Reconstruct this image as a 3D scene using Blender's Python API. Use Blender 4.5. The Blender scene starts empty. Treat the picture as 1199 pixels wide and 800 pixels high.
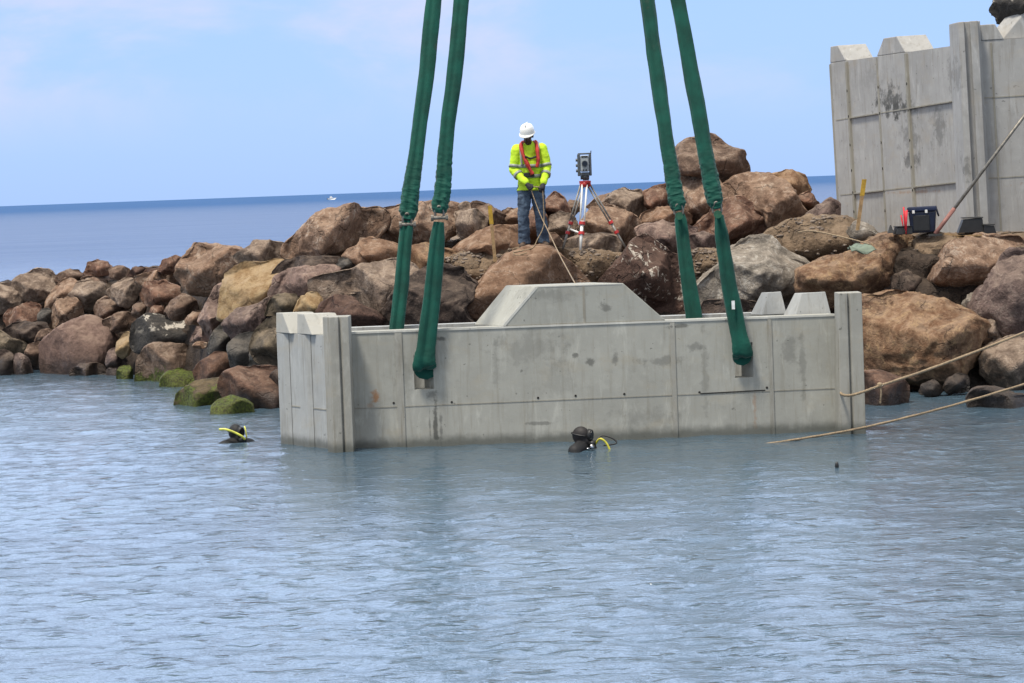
import bpy, bmesh, math, random
import numpy as np
from mathutils import Matrix, Vector, Euler
R = math.radians
S = bpy.context.scene
COL = S.collection
F = 3500.0
HCAM = 3.0
# ------------------------------------------------------------------ camera
cam_d = bpy.data.cameras.new('camera'); cam = bpy.data.objects.new('camera', cam_d); COL.objects.link(cam)
cam_d.sensor_width = 36.0; cam_d.lens = 36.0*F/1199.0
cam_d.clip_start = 0.5; cam_d.clip_end = 90000
CM = Matrix.Rotation(R(90-2.954), 4, 'X') @ Matrix.Rotation(R(-2.12), 4, 'Z')
CM.translation = (0, 0, HCAM)
cam.matrix_world = CM
S.camera = cam
CR = np.array(CM.to_3x3())
def pt(px, py, D):
    """world point seen at photo pixel (px,py) at distance y=D"""
    d = CR @ np.array([(px-599.5)/F, -(py-400.0)/F, -1.0])
    d = d*(D/d[1])
    return Vector((d[0], d[1], d[2]+HCAM))
def hor(px): return 241.5-0.037*px
# ------------------------------------------------------------------ numpy noise
_pr = np.random.RandomState(7)
_G = _pr.normal(size=(256, 3)); _G /= np.linalg.norm(_G, axis=1)[:, None]
_P = _pr.permutation(256); _P = np.concatenate([_P, _P, _P])
def pnoise(p):
    p = np.asarray(p, float); i = np.floor(p).astype(int); f = p-i; i &= 255
    u = f*f*f*(f*(f*6-15)+10)
    out = 0
    for dx in (0, 1):
        wx = u[:, 0] if dx else 1-u[:, 0]
        for dy in (0, 1):
            wy = u[:, 1] if dy else 1-u[:, 1]
            for dz in (0, 1):
                wz = u[:, 2] if dz else 1-u[:, 2]
                h = _P[_P[_P[(i[:, 0]+dx) & 255]+((i[:, 1]+dy) & 255)]+((i[:, 2]+dz) & 255)]
                g = _G[h]
                out = out+wx*wy*wz*(g[:, 0]*(f[:, 0]-dx)+g[:, 1]*(f[:, 1]-dy)+g[:, 2]*(f[:, 2]-dz))
    return out
def fbm(p, octv=4, rough=0.5):
    a = 1.0; s = 0; q = np.asarray(p, float)
    for o in range(octv):
        s = s+a*pnoise(q+o*17.3); a *= rough; q = q*2.03
    return s
def ridge(p, octv=3):
    a = 1.0; s = 0; q = np.asarray(p, float)
    for o in range(octv):
        s = s+a*(1-2*np.abs(pnoise(q+o*9.1))*1.6); a *= 0.5; q = q*2.1
    return s
# ------------------------------------------------------------------ mesh helpers
def np_mesh(name, v, f, smooth=True):
    v = np.asarray(v, np.float32); f = np.asarray(f, np.int32); n = f.shape[1]
    m = bpy.data.meshes.new(name)
    m.vertices.add(len(v)); m.vertices.foreach_set('co', v.ravel())
    m.loops.add(f.size); m.loops.foreach_set('vertex_index', f.ravel())
    m.polygons.add(len(f)); m.polygons.foreach_set('loop_start', np.arange(0, f.size, n, dtype=np.int32))
    m.polygons.foreach_set('use_smooth', np.full(len(f), smooth))
    m.update(calc_edges=True); m.validate()
    return m
def link(name, mesh, mat=None, parent=None):
    o = bpy.data.objects.new(name, mesh); COL.objects.link(o)
    if mat is not None: mesh.materials.append(mat)
    if parent is not None: o.parent = parent
    return o
def tag(o, label=None, cat=None, group=None, kind=None):
    if label: o['label'] = label
    if cat: o['category'] = cat
    if group: o['group'] = group
    if kind: o['kind'] = kind
    return o
def empty(name, loc, label, cat, group=None, rot=(0, 0, 0)):
    o = bpy.data.objects.new(name, None); COL.objects.link(o); o.location = loc; o.rotation_euler = rot
    o.empty_display_size = 0.2
    return tag(o, label, cat, group)
class MB:
    def __init__(s): s.v = []; s.f = []
    def add(s, vs, fs):
        b = len(s.v); s.v += [tuple(p) for p in vs]; s.f += [tuple(b+i for i in q) for q in fs]; return s
    def box(s, x0, x1, y0, y1, z0, z1):
        return s.add([(x0,y0,z0),(x1,y0,z0),(x1,y1,z0),(x0,y1,z0),(x0,y0,z1),(x1,y0,z1),(x1,y1,z1),(x0,y1,z1)],
                     [(0,3,2,1),(4,5,6,7),(0,1,5,4),(1,2,6,5),(2,3,7,6),(3,0,4,7)])
    def hexa(s, lo, hi):
        """lo, hi: same-length loops (counter-clockwise seen from above)"""
        n = len(lo)
        fs = [tuple(range(n))[::-1], tuple(range(n, 2*n))]+[(i, (i+1) % n, n+(i+1) % n, n+i) for i in range(n)]
        return s.add(list(lo)+list(hi), fs)
    def tube(s, path, rad, n=10, cap=True, sx=1.0, twist=0.0, prof=None):
        path = [Vector(p) for p in path]; N = len(path)
        if not hasattr(rad, '__len__'): rad = [rad]*N
        b = len(s.v); up = None
        for i, p in enumerate(path):
            t = (path[min(i+1, N-1)]-path[max(i-1, 0)]).normalized()
            if up is None:
                up = Vector((0, 1, 0)) if abs(t.y) < 0.9 else Vector((1, 0, 0))
            a = up.cross(t).normalized(); c = t.cross(a).normalized(); up = c
            for k in range(n):
                th = 2*math.pi*k/n+twist*i
                q = prof(th, i) if prof else 1.0
                s.v.append(tuple(p+a*(math.cos(th)*rad[i]*sx*q)+c*(math.sin(th)*rad[i]*q)))
        for i in range(N-1):
            for k in range(n):
                k2 = (k+1) % n
                s.f.append((b+i*n+k, b+i*n+k2, b+(i+1)*n+k2, b+(i+1)*n+k))
        if cap:
            s.f.append(tuple(b+k for k in range(n))[::-1]); s.f.append(tuple(b+(N-1)*n+k for k in range(n)))
        return s
    def ell(s, c, r, rot=None, sub=2):
        bm = bmesh.new(); bmesh.ops.create_icosphere(bm, subdivisions=sub, radius=1.0)
        M = (rot.to_matrix() if rot else Matrix.Identity(3)); r = Vector(r); c = Vector(c)
        vs = [tuple(c+M @ Vector((p.co.x*r.x, p.co.y*r.y, p.co.z*r.z))) for p in bm.verts]
        fs = [tuple(v.index for v in q.verts) for q in bm.faces]; bm.free()
        return s.add(vs, fs)
    def cap(s, p1, p2, r1, r2, n=12, sy=1.0):
        p1 = Vector(p1); p2 = Vector(p2)
        s.ell(p1, (r1, r1*sy, r1)); s.ell(p2, (r2, r2*sy, r2))
        k = 6
        return s.tube([p1.lerp(p2, i/k) for i in range(k+1)], [r1+(r2-r1)*i/k for i in range(k+1)], n)
    def mesh(s, name, smooth=False, bevel=0.0, recalc=True):
        m = bpy.data.meshes.new(name); m.from_pydata(s.v, [], s.f)
        bm = bmesh.new(); bm.from_mesh(m)
        if recalc: bmesh.ops.recalc_face_normals(bm, faces=bm.faces)
        if bevel: bmesh.ops.bevel(bm, geom=[e for e in bm.edges if len(e.link_faces) == 2 and e.calc_face_angle(0) > 0.35], offset=bevel, segments=2, affect='EDGES', profile=0.6)
        bm.to_mesh(m); bm.free()
        if smooth: m.polygons.foreach_set('use_smooth', [True]*len(m.polygons))
        m.update(); return m
    def build(s, name, mat, parent=None, smooth=False, bevel=0.0):
        return link(name, s.mesh(name, smooth, bevel), mat, parent)
    def blob(s, name, mat, parent=None, voxel=0.012, smooth=4, wr=0.0, wscale=8.0):
        """fuse the pieces into one continuous skin"""
        m = s.mesh(name+'_raw'); t = bpy.data.objects.new('t', m); COL.objects.link(t)
        a = t.modifiers.new('r', 'REMESH'); a.mode = 'VOXEL'; a.voxel_size = voxel; a.use_smooth_shade = True
        if smooth:
            b = t.modifiers.new('s', 'SMOOTH'); b.factor = 0.5; b.iterations = smooth
        dg = bpy.context.evaluated_depsgraph_get(); dg.update()
        me = bpy.data.meshes.new_from_object(t.evaluated_get(dg)); me.name = name
        bpy.data.objects.remove(t); bpy.data.meshes.remove(m)
        if wr:
            n = len(me.vertices); co = np.empty(n*3, np.float32); me.vertices.foreach_get('co', co); co = co.reshape(-1, 3)
            no = np.empty(n*3, np.float32); me.vertices.foreach_get('normal', no); no = no.reshape(-1, 3)
            w = fbm(co*np.array([wscale, wscale, wscale*1.7])+3.3, 3)+0.6*ridge(co*wscale*0.7+1.7, 2)*0.4
            me.vertices.foreach_set('co', (co+no*(w*wr)[:, None]).astype(np.float32).ravel())
        me.polygons.foreach_set('use_smooth', [True]*len(me.polygons)); me.update()
        return link(name, me, mat, parent)
def spline(pts, n):
    """Catmull-Rom through pts"""
    P = [np.array(p, float) for p in pts]; P = [2*P[0]-P[1]]+P+[2*P[-1]-P[-2]]; out = []
    segs = len(P)-3
    for i in range(n+1):
        t = i/n*segs; k = min(int(t), segs-1); u = t-k; a, b, c, d = P[k:k+4]
        out.append(tuple(0.5*((2*b)+(c-a)*u+(2*a-5*b+4*c-d)*u*u+(3*b-a-3*c+d)*u**3)))
    return out
# ------------------------------------------------------------------ materials
class NT:
    def __init__(s, name):
        s.m = bpy.data.materials.new(name); s.m.use_nodes = True; s.t = s.m.node_tree; s.t.nodes.clear()
        s.out = s.n('ShaderNodeOutputMaterial'); s.b = s.n('ShaderNodeBsdfPrincipled')
        s.l(s.b.outputs[0], s.out.inputs[0])
    def n(s, ty, **k):
        o = s.t.nodes.new(ty)
        for a, b in k.items(): setattr(o, a, b)
        return o
    def l(s, a, b): s.t.links.new(a, b)
    def set(s, sock, v):
        if hasattr(v, 'is_linked') or hasattr(v, 'links'): s.l(v, sock)
        else: sock.default_value = v
    def math(s, op, a, b=0.0, clamp=False):
        o = s.n('ShaderNodeMath', operation=op, use_clamp=clamp); s.set(o.inputs[0], a); s.set(o.inputs[1], b); return o.outputs[0]
    def vmath(s, op, a, b):
        o = s.n('ShaderNodeVectorMath', operation=op); s.set(o.inputs[0], a); s.set(o.inputs[1], b); return o.outputs[0]
    def noise(s, vec, scale, detail=4, rough=0.55, dist=0.0):
        o = s.n('ShaderNodeTexNoise'); s.l(vec, o.inputs['Vector']); o.inputs['Scale'].default_value = scale
        o.inputs['Detail'].default_value = detail; o.inputs['Roughness'].default_value = rough; o.inputs['Distortion'].default_value = dist
        return o.outputs['Fac']
    def ramp(s, fac, lo, hi, a=0.0, b=1.0):
        o = s.n('ShaderNodeMapRange', clamp=True); o.interpolation_type = 'SMOOTHSTEP'
        s.l(fac, o.inputs[0]); o.inputs[1].default_value = lo; o.inputs[2].default_value = hi; o.inputs[3].default_value = a; o.inputs[4].default_value = b
        return o.outputs[0]
    def mix(s, fac, a, b, mode='MIX'):
        o = s.n('ShaderNodeMix', data_type='RGBA', blend_type=mode)
        s.set(o.inputs[0], fac)
        for sock, v in ((o.inputs[6], a), (o.inputs[7], b)):
            if isinstance(v, (tuple, list)): sock.default_value = (v[0], v[1], v[2], 1)
            else: s.l(v, sock)
        return o.outputs[2]
    def bump(s, h, strength=0.4, dist=0.02, normal=None):
        o = s.n('ShaderNodeBump'); s.l(h, o.inputs['Height']); o.inputs['Strength'].default_value = strength; o.inputs['Distance'].default_value = dist
        if normal is not None: s.l(normal, o.inputs['Normal'])
        return o.outputs[0]
    def xyz(s, v):
        o = s.n('ShaderNodeSeparateXYZ'); s.l(v, o.inputs[0]); return o.outputs
    def scale(s, v, sc):
        o = s.n('ShaderNodeMapping'); s.l(v, o.inputs[0]); o.inputs['Scale'].default_value = sc; return o.outputs[0]
def simple(name, col, rough=0.6, metal=0.0, var=0.25, scale=12, bump=0.15, bdist=0.004, spec=0.5):
    t = NT(name); c = t.n('ShaderNodeTexCoord').outputs['Object']
    n1 = t.noise(c, scale, 5, 0.6); dk = tuple(x*(1-var) for x in col); lt = tuple(min(1, x*(1+var)) for x in col)
    t.l(t.mix(t.ramp(n1, 0.3, 0.7), dk, lt), t.b.inputs['Base Color'])
    t.b.inputs['Roughness'].default_value = rough; t.b.inputs['Metallic'].default_value = metal; t.b.inputs['Specular IOR Level'].default_value = spec
    if bump: t.l(t.bump(t.noise(c, scale*4, 4), bump, bdist), t.b.inputs['Normal'])
    return t.m
def rock_mat(name, c1, c2, c3, vein=0.0, veincol=(0.55, 0.45, 0.36), moss=0.0, white=0.0, dirt=0.25, bump=0.6, patch=0.5):
    g_ = 0.74
    def cs(c):
        m = sum(c)/3.0; u = (1.24*m, 0.93*m, 0.70*m)
        return tuple((x*0.78+y_*0.22)*g_ for x, y_ in zip(c, u))
    c1, c2, c3 = cs(c1), cs(c2), cs(c3); veincol = tuple(x*0.85 for x in veincol)
    t = NT(name); co = t.n('ShaderNodeTexCoord').outputs['Object']
    rnd = t.n('ShaderNodeObjectInfo').outputs['Random']
    cb = t.n('ShaderNodeCombineXYZ'); t.l(t.math('MULTIPLY', rnd, 53.0), cb.inputs[0]); t.l(t.math('MULTIPLY', rnd, 91.0), cb.inputs[1]); t.l(t.math('MULTIPLY', rnd, 37.0), cb.inputs[2])
    v = t.vmath('ADD', co, cb.outputs[0])
    big = t.noise(v, 1.5, 6, 0.6, 0.6); mid = t.noise(v, 5.0, 8, 0.65, 0.3); fine = t.noise(v, 26.0, 5, 0.7)
    # flowing bands across the stone
    stretch = t.noise(t.scale(v, (1.0, 1.0, 3.2)), 3.0, 6, 0.6, 1.2)
    c = t.mix(t.ramp(mid, 0.39, 0.61), c2, c1)
    c = t.mix(t.math('MULTIPLY', t.ramp(big, 0.46, 0.62), patch), c, c3)
    c = t.mix(t.ramp(stretch, 0.58, 0.72, 0, 0.35), c, tuple(x*0.55 for x in c2))
    c = t.mix(t.ramp(fine, 0.42, 0.75, 0, 0.35), c, tuple(min(1, x*1.55) for x in c1))
    c = t.mix(t.ramp(fine, 0.44, 0.30, 0, 0.45), c, tuple(x*0.45 for x in c2))
    # cracks
    vo = t.n('ShaderNodeTexVoronoi', feature='DISTANCE_TO_EDGE'); vw = t.n('ShaderNodeVectorMath', operation='ADD')
    nz = t.n('ShaderNodeTexNoise'); t.l(v, nz.inputs['Vector']); nz.inputs['Scale'].default_value = 2.2; nz.inputs['Detail'].default_value = 5
    t.l(v, vw.inputs[0]); t.l(t.vmath('MULTIPLY', nz.outputs['Color'], (0.9, 0.9, 0.9)), vw.inputs[1])
    t.l(vw.outputs[0], vo.inputs['Vector']); vo.inputs['Scale'].default_value = 1.15
    crack = t.ramp(vo.outputs['Distance'], 0.0, 0.022, 1, 0)
    crack = t.math('MULTIPLY', crack, t.ramp(big, 0.45, 0.6))
    c = t.mix(t.math('MULTIPLY', crack, 0.65), c, tuple(x*0.35 for x in c2))
    if vein:
        vn = t.noise(v, 2.6, 7, 0.62, 1.6)
        band = t.ramp(t.math('ABSOLUTE', t.math('SUBTRACT', vn, 0.5)), 0.0, 0.035, 1, 0)
        band = t.math('MULTIPLY', band, t.ramp(mid, 0.42, 0.6))
        c = t.mix(t.math('MULTIPLY', band, vein), c, veincol)
    geo = t.n('ShaderNodeNewGeometry'); N = t.xyz(geo.outputs['Normal']); Pz = t.xyz(geo.outputs['Position'])[2]
    if white:
        w = t.math('MULTIPLY', t.ramp(t.noise(v, 3.3, 8, 0.7, 1.0), 0.53, 0.6), t.ramp(N[2], 0.05, 0.6)) if white < 2 else t.ramp(t.noise(v, 3.6, 8, 0.68, 1.5), 0.57, 0.63)
        c = t.mix(t.math('MULTIPLY', w, 0.8), c, (0.62, 0.56, 0.47))
    # dust lying on upward faces
    c = t.mix(t.math('MULTIPLY', t.ramp(N[2], 0.35, 0.95), t.math('MULTIPLY', t.ramp(mid, 0.35, 0.65), dirt)), c, (0.33, 0.255, 0.185))
    if moss:
        mm = t.ramp(t.math('ADD', t.math('SUBTRACT', Pz, 0.02+moss), t.math('MULTIPLY', t.math('SUBTRACT', mid, 0.5), 1.2)), -0.06, 0.07, 1, 0)
        mc = t.mix(t.ramp(fine, 0.35, 0.65), (0.038, 0.040, 0.012), (0.115, 0.150, 0.020))
        c = t.mix(mm, c, mc)
    edge = t.ramp(geo.outputs['Pointiness'], 0.515, 0.60, 0, 0.45)      # paler tone along convex edges
    c = t.mix(t.math('MULTIPLY', edge, t.ramp(fine, 0.3, 0.6, 0.3, 1.0)), c, tuple(min(1, x*1.7) for x in c1))
    wet = t.ramp(t.math('ADD', Pz, t.math('MULTIPLY', t.math('SUBTRACT', mid, 0.5), 0.35)), 0.10, 0.38, 1, 0)
    if moss: wet = t.math('MULTIPLY', wet, 0.35)
    c = t.mix(t.math('MULTIPLY', wet, 0.72), c, (0.018, 0.014, 0.011))
    t.l(c, t.b.inputs['Base Color'])
    t.l(t.ramp(wet, 0, 1, 0.88, 0.38), t.b.inputs['Roughness']); t.b.inputs['Specular IOR Level'].default_value = 0.3
    hgt = t.math('ADD', t.math('MULTIPLY', mid, 1.0), t.math('MULTIPLY', fine, 0.3))
    hgt = t.math('SUBTRACT', hgt, t.math('MULTIPLY', crack, 0.35))
    t.l(t.bump(hgt, min(1.0, bump*1.3), 0.085), t.b.inputs['Normal'])
    return t.m
def concrete(name, base=(0.36, 0.355, 0.325), stains=(), streak=0.5, mott=0.5, ruststain=(), blotch=0.35):
    """stains: (x, z, rx, rz, amount) in object space; each one an irregular patch"""
    t = NT(name); co = t.n('ShaderNodeTexCoord').outputs['Object']; X = t.xyz(co)
    big = t.noise(co, 1.1, 6, 0.6, 0.4); mid = t.noise(co, 5.5, 8, 0.65); fine = t.noise(co, 60, 4, 0.7)
    strk = t.noise(t.scale(co, (9, 9, 0.7)), 1.6, 6, 0.65, 0.3)
    c = t.mix(t.math('MULTIPLY', t.ramp(big, 0.36, 0.66), mott), base, tuple(x*0.72 for x in base))
    c = t.mix(t.ramp(mid, 0.5, 0.72, 0, blotch), c, tuple(min(1, x*1.28) for x in base))
    c = t.mix(t.ramp(mid, 0.46, 0.28, 0, blotch), c, tuple(x*0.62 for x in base))
    c = t.mix(t.math('MULTIPLY', t.ramp(strk, 0.50, 0.68), streak), c, (base[0]*0.62, base[1]*0.58, base[2]*0.52))
    c = t.mix(t.ramp(fine, 0.62, 0.75, 0, 0.35), c, tuple(x*0.5 for x in base))
    pit = t.ramp(t.noise(co, 15, 2, 0.5), 0.70, 0.74)
    c = t.mix(t.math('MULTIPLY', pit, 0.6), c, tuple(x*0.3 for x in base))
    wob = t.math('SUBTRACT', t.noise(co, 7, 6, 0.65), 0.5)
    lime = t.math('MULTIPLY', t.ramp(t.noise(t.scale(co, (5, 5, 1.1)), 1.3, 7, 0.7, 0.6), 0.54, 0.70), 0.45)
    c = t.mix(lime, c, tuple(min(1, x*1.45) for x in base))
    warm = t.math('MULTIPLY', t.ramp(t.noise(t.scale(co, (1, 1, 1.6)), 1.9, 6, 0.65, 0.4), 0.52, 0.72), 0.35)
    c = t.mix(warm, c, (base[0]*1.02, base[1]*0.90, base[2]*0.74))
    for col, lst in (((0.05, 0.05, 0.045), stains), ((0.30, 0.13, 0.04), ruststain)):
        for (sx, sz, rx, rz, am) in lst:
            dx = t.math('DIVIDE', t.math('SUBTRACT', X[0], sx), rx); dz = t.math('DIVIDE', t.math('SUBTRACT', X[2], sz), rz)
            d = t.math('SQRT', t.math('ADD', t.math('MULTIPLY', dx, dx), t.math('MULTIPLY', dz, dz)))
            d = t.math('ADD', d, t.math('MULTIPLY', wob, 3.9))
            c = t.mix(t.math('MULTIPLY', t.ramp(d, 0.2, 1.0, 1, 0), am), c, col)
    Pz = t.xyz(t.n('ShaderNodeNewGeometry').outputs['Position'])[2]
    wet = t.ramp(t.math('ADD', Pz, t.math('MULTIPLY', wob, 0.12)), 0.03, 0.16, 1, 0)
    c = t.mix(t.math('MULTIPLY', wet, 0.75), c, (0.06, 0.065, 0.055))
    t.l(c, t.b.inputs['Base Color']); t.b.inputs['Roughness'].default_value = 0.85; t.b.inputs['Specular IOR Level'].default_value = 0.3
    t.l(t.bump(t.math('ADD', mid, t.math('MULTIPLY', fine, 0.4)), 0.25, 0.012), t.b.inputs['Normal'])
    return t.m
# ------------------------------------------------------------------ world and sun
SUN_EL, SUN_AZ = 68.0, -138.0          # azimuth: degrees from +Y (view) towards +X; negative is left
w = bpy.data.worlds.new('World'); S.world = w; w.use_nodes = True
nt = w.node_tree; nt.nodes.clear()
wo = nt.nodes.new('ShaderNodeOutputWorld'); bg = nt.nodes.new('ShaderNodeBackground'); nt.links.new(bg.outputs[0], wo.inputs[0])
sky = nt.nodes.new('ShaderNodeTexSky'); sky.sky_type = 'NISHITA'; sky.sun_disc = False
sky.sun_elevation = R(SUN_EL); sky.sun_rotation = R(SUN_AZ); sky.altitude = 0; sky.air_density = 1.0; sky.dust_density = 0.6; sky.ozone_density = 2.0
tc = nt.nodes.new('ShaderNodeTexCoord')
mp = nt.nodes.new('ShaderNodeMapping'); mp.inputs['Scale'].default_value = (1, 1, 2.6); mp.inputs['Location'].default_value = (0.37, 0.2, 0.1); nt.links.new(tc.outputs['Generated'], mp.inputs[0])
def wnoise(scale, lo, hi, detail=7):
    n = nt.nodes.new('ShaderNodeTexNoise'); nt.links.new(mp.outputs[0], n.inputs['Vector']); n.inputs['Scale'].default_value = scale
    n.inputs['Detail'].default_value = detail; n.inputs['Roughness'].default_value = 0.55; n.inputs['Distortion'].default_value = 0.5
    r = nt.nodes.new('ShaderNodeMapRange'); r.interpolation_type = 'SMOOTHSTEP'; nt.links.new(n.outputs['Fac'], r.inputs[0])
    r.inputs[1].default_value = lo; r.inputs[2].default_value = hi; return r.outputs[0]
def wmix(fac, a, b, mode='MIX'):
    m = nt.nodes.new('ShaderNodeMix'); m.data_type = 'RGBA'; m.blend_type = mode
    for s_, v_ in ((m.inputs[0], fac), (m.inputs[6], a), (m.inputs[7], b)):
        if isinstance(v_, (tuple, list)): s_.default_value = (*v_, 1)
        elif isinstance(v_, (int, float)): s_.default_value = v_
        else: nt.links.new(v_, s_)
    return m.outputs[2]
sp = nt.nodes.new('ShaderNodeSeparateXYZ'); nt.links.new(tc.outputs['Generated'], sp.inputs[0])
SKY_TINT = (0.62, 0.80, 1.12)
tinted = wmix(1.0, sky.outputs[0], SKY_TINT, 'MULTIPLY')
CLOUD = (4.85, 5.2, 6.75)
up = nt.nodes.new('ShaderNodeMapRange'); nt.links.new(sp.outputs[2], up.inputs[0]); up.inputs[1].default_value = 0.012; up.inputs[2].default_value = 0.050; up.interpolation_type = 'SMOOTHSTEP'
cl = nt.nodes.new('ShaderNodeMath'); cl.operation = 'MULTIPLY'; nt.links.new(wnoise(7.5, 0.40, 0.66), cl.inputs[0]); nt.links.new(up.outputs[0], cl.inputs[1])
veil = wmix(0.75, tinted, (3.2, 4.75, 8.3))          # thin high haze over the whole sky
c2 = wmix(cl.outputs[0], veil, CLOUD)
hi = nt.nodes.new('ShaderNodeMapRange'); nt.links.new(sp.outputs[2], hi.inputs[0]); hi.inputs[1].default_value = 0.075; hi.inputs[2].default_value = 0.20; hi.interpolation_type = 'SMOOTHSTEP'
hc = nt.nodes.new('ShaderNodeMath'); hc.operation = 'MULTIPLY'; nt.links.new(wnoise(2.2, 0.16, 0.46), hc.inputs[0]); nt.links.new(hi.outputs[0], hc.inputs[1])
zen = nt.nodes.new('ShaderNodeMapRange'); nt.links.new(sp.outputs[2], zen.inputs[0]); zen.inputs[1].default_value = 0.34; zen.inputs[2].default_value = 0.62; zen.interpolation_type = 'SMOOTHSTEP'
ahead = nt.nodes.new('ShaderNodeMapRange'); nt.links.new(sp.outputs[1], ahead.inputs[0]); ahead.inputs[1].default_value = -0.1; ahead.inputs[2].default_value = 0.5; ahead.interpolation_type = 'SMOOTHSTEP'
glow_band = wmix(ahead.outputs[0], (5.8, 6.2, 7.0), (10.9, 13.6, 19.0))          # added unseen bright band ahead, lifts water reflections and shapes the fill
hcol = wmix(zen.outputs[0], glow_band, (6.6, 6.6, 6.7))
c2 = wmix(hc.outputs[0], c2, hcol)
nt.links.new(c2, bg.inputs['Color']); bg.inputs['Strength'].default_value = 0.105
sl = bpy.data.lights.new('sun', 'SUN'); so = bpy.data.objects.new('sun', sl); COL.objects.link(so)
sl.energy = 3.2; sl.angle = R(10.0); sl.color = (1.0, 0.94, 0.84)
sd = Vector((math.sin(R(SUN_AZ))*math.cos(R(SUN_EL)), math.cos(R(SUN_AZ))*math.cos(R(SUN_EL)), math.sin(R(SUN_EL))))
so.rotation_euler = sd.to_track_quat('Z', 'Y').to_euler(); so.location = (-20, -10, 40)
S.view_settings.view_transform = 'Standard'; S.view_settings.look = 'None'; S.view_settings.exposure = 0.45; S.view_settings.gamma = 1
S.view_settings.use_curve_mapping = False
# ------------------------------------------------------------------ water: one sheet from the harbour to the horizon
def make_water():
    rs = np.random.RandomState(3)
    nu, nv = 420, 1150
    y = 12.5*(64/12.5)**np.linspace(0, 1, nv); u = np.linspace(-1, 1, nu)
    Y, U = np.meshgrid(y, u, indexing='ij'); X = U*(0.185*Y+2.2)
    Z = np.zeros_like(X); ZS = np.zeros_like(X)
    for i in range(80):
        lam = 0.12*(2.2/0.12)**(i/79.0); k = 2*math.pi/lam
        th = rs.normal(R(80), R(62)); sl_ = rs.uniform(0.6, 1.4)*(0.0058 if lam > 0.6 else 0.0150)
        ph = rs.uniform(0, 6.28); wv = (sl_/k)*np.cos(k*(math.cos(th)*X+math.sin(th)*Y)+ph)
        if lam > 0.6: Z += wv
        else: ZS += wv
    q = np.stack([X.ravel()*0.28, Y.ravel()*0.13, np.full(X.size, 4.2)], 1)
    patch = np.clip(0.85+1.1*fbm(q, 3).reshape(X.shape), 0.25, 1.7)
    Z = Z+ZS*patch
    edge = np.clip((1-np.abs(U))/0.08, 0, 1)*np.clip((64-Y)/6, 0, 1)*np.clip((Y-12.5)/0.6, 0, 1)
    Z *= edge
    v = np.stack([X.ravel(), Y.ravel(), Z.ravel()], 1)
    idx = np.arange(nu*nv).reshape(nv, nu)
    f = np.stack([idx[:-1, :-1], idx[:-1, 1:], idx[1:, 1:], idx[1:, :-1]], -1).reshape(-1, 4)
    # outer sheet, joined along the border of the fine grid
    n0 = len(v); ex = []; fx = []
    B = 45000.0
    a, b, c, d = idx[0, 0], idx[0, -1], idx[-1, -1], idx[-1, 0]
    ring = [(-B, -60), (B, -60), (B, 64.0), (-B, 64.0), (-B, B), (B, B), (v[c][0], B), (v[d][0], B)]
    ex = [(p[0], p[1], 0.0) for p in ring]
    r = [n0+i for i in range(len(ring))]
    fx = [(r[0], r[1], b, a), (r[1], r[2], c, b), (r[0], a, d, r[3]), (r[3], d, r[7], r[4]), (d, c, r[6], r[7]), (c, r[2], r[5], r[6])]
    v = np.concatenate([v, np.array(ex)]); f = np.concatenate([f, np.array(fx)])
    t = NT('sea_water'); co = t.n('ShaderNodeTexCoord').outputs['Object']
    P = t.xyz(co)
    far = t.ramp(P[1], 55.0, 75.0)
    fr = t.noise(t.scale(co, (1.0, 1.6, 1)), 13.0, 3, 0.6)
    sp_ = t.ramp(t.noise(t.scale(co, (0.7, 1.2, 1)), 4.6, 2, 0.5, 0.3), 0.54, 0.76)
    near_b = t.bump(t.math('ADD', t.math('MULTIPLY', fr, 0.40), t.math('MULTIPLY', sp_, 1.05)), 1.0, 0.02)
    chop = t.math('ADD', t.noise(t.scale(co, (0.6, 1.0, 1)), 0.9, 6, 0.62), t.math('MULTIPLY', t.noise(t.scale(co, (0.4, 1.0, 1)), 0.12, 3, 0.5), 3.0))
    far_b = t.bump(chop, 0.9, 0.32)
    nm = t.n('ShaderNodeMix', data_type='VECTOR'); t.l(far, nm.inputs[0]); t.l(near_b, nm.inputs[4]); t.l(far_b, nm.inputs[5])
    t.l(nm.outputs[1], t.b.inputs['Normal'])
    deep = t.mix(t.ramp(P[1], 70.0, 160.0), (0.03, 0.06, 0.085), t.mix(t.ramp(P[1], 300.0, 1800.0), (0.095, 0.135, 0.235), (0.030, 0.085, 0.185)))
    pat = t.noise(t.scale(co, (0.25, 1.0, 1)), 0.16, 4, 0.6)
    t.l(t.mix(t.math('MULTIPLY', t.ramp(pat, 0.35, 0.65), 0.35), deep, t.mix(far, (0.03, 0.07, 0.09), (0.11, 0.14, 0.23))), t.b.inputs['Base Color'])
    t.l(t.ramp(P[1], 60, 400, 0.10, 0.25), t.b.inputs['Roughness']); t.l(t.math('SUBTRACT', t.ramp(P[1], 60, 160, 1.62, 1.15), t.ramp(P[1], 250, 1500, 0.0, 0.08)), t.b.inputs['IOR'])
    t.b.inputs['Specular Tint'].default_value = (1, 1, 1, 1)
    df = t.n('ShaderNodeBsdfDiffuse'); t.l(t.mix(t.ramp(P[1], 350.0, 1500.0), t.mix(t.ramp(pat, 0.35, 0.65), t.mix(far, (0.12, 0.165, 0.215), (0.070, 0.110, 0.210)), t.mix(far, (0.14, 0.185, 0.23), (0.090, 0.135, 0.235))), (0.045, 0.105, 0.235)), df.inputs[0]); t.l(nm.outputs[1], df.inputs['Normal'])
    ms = t.n('ShaderNodeMixShader'); t.l(t.math('ADD', t.ramp(P[1], 55.0, 200.0, 0.13, 0.60), t.ramp(P[1], 350.0, 1500.0, 0.0, 0.25)), ms.inputs[0])
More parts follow.
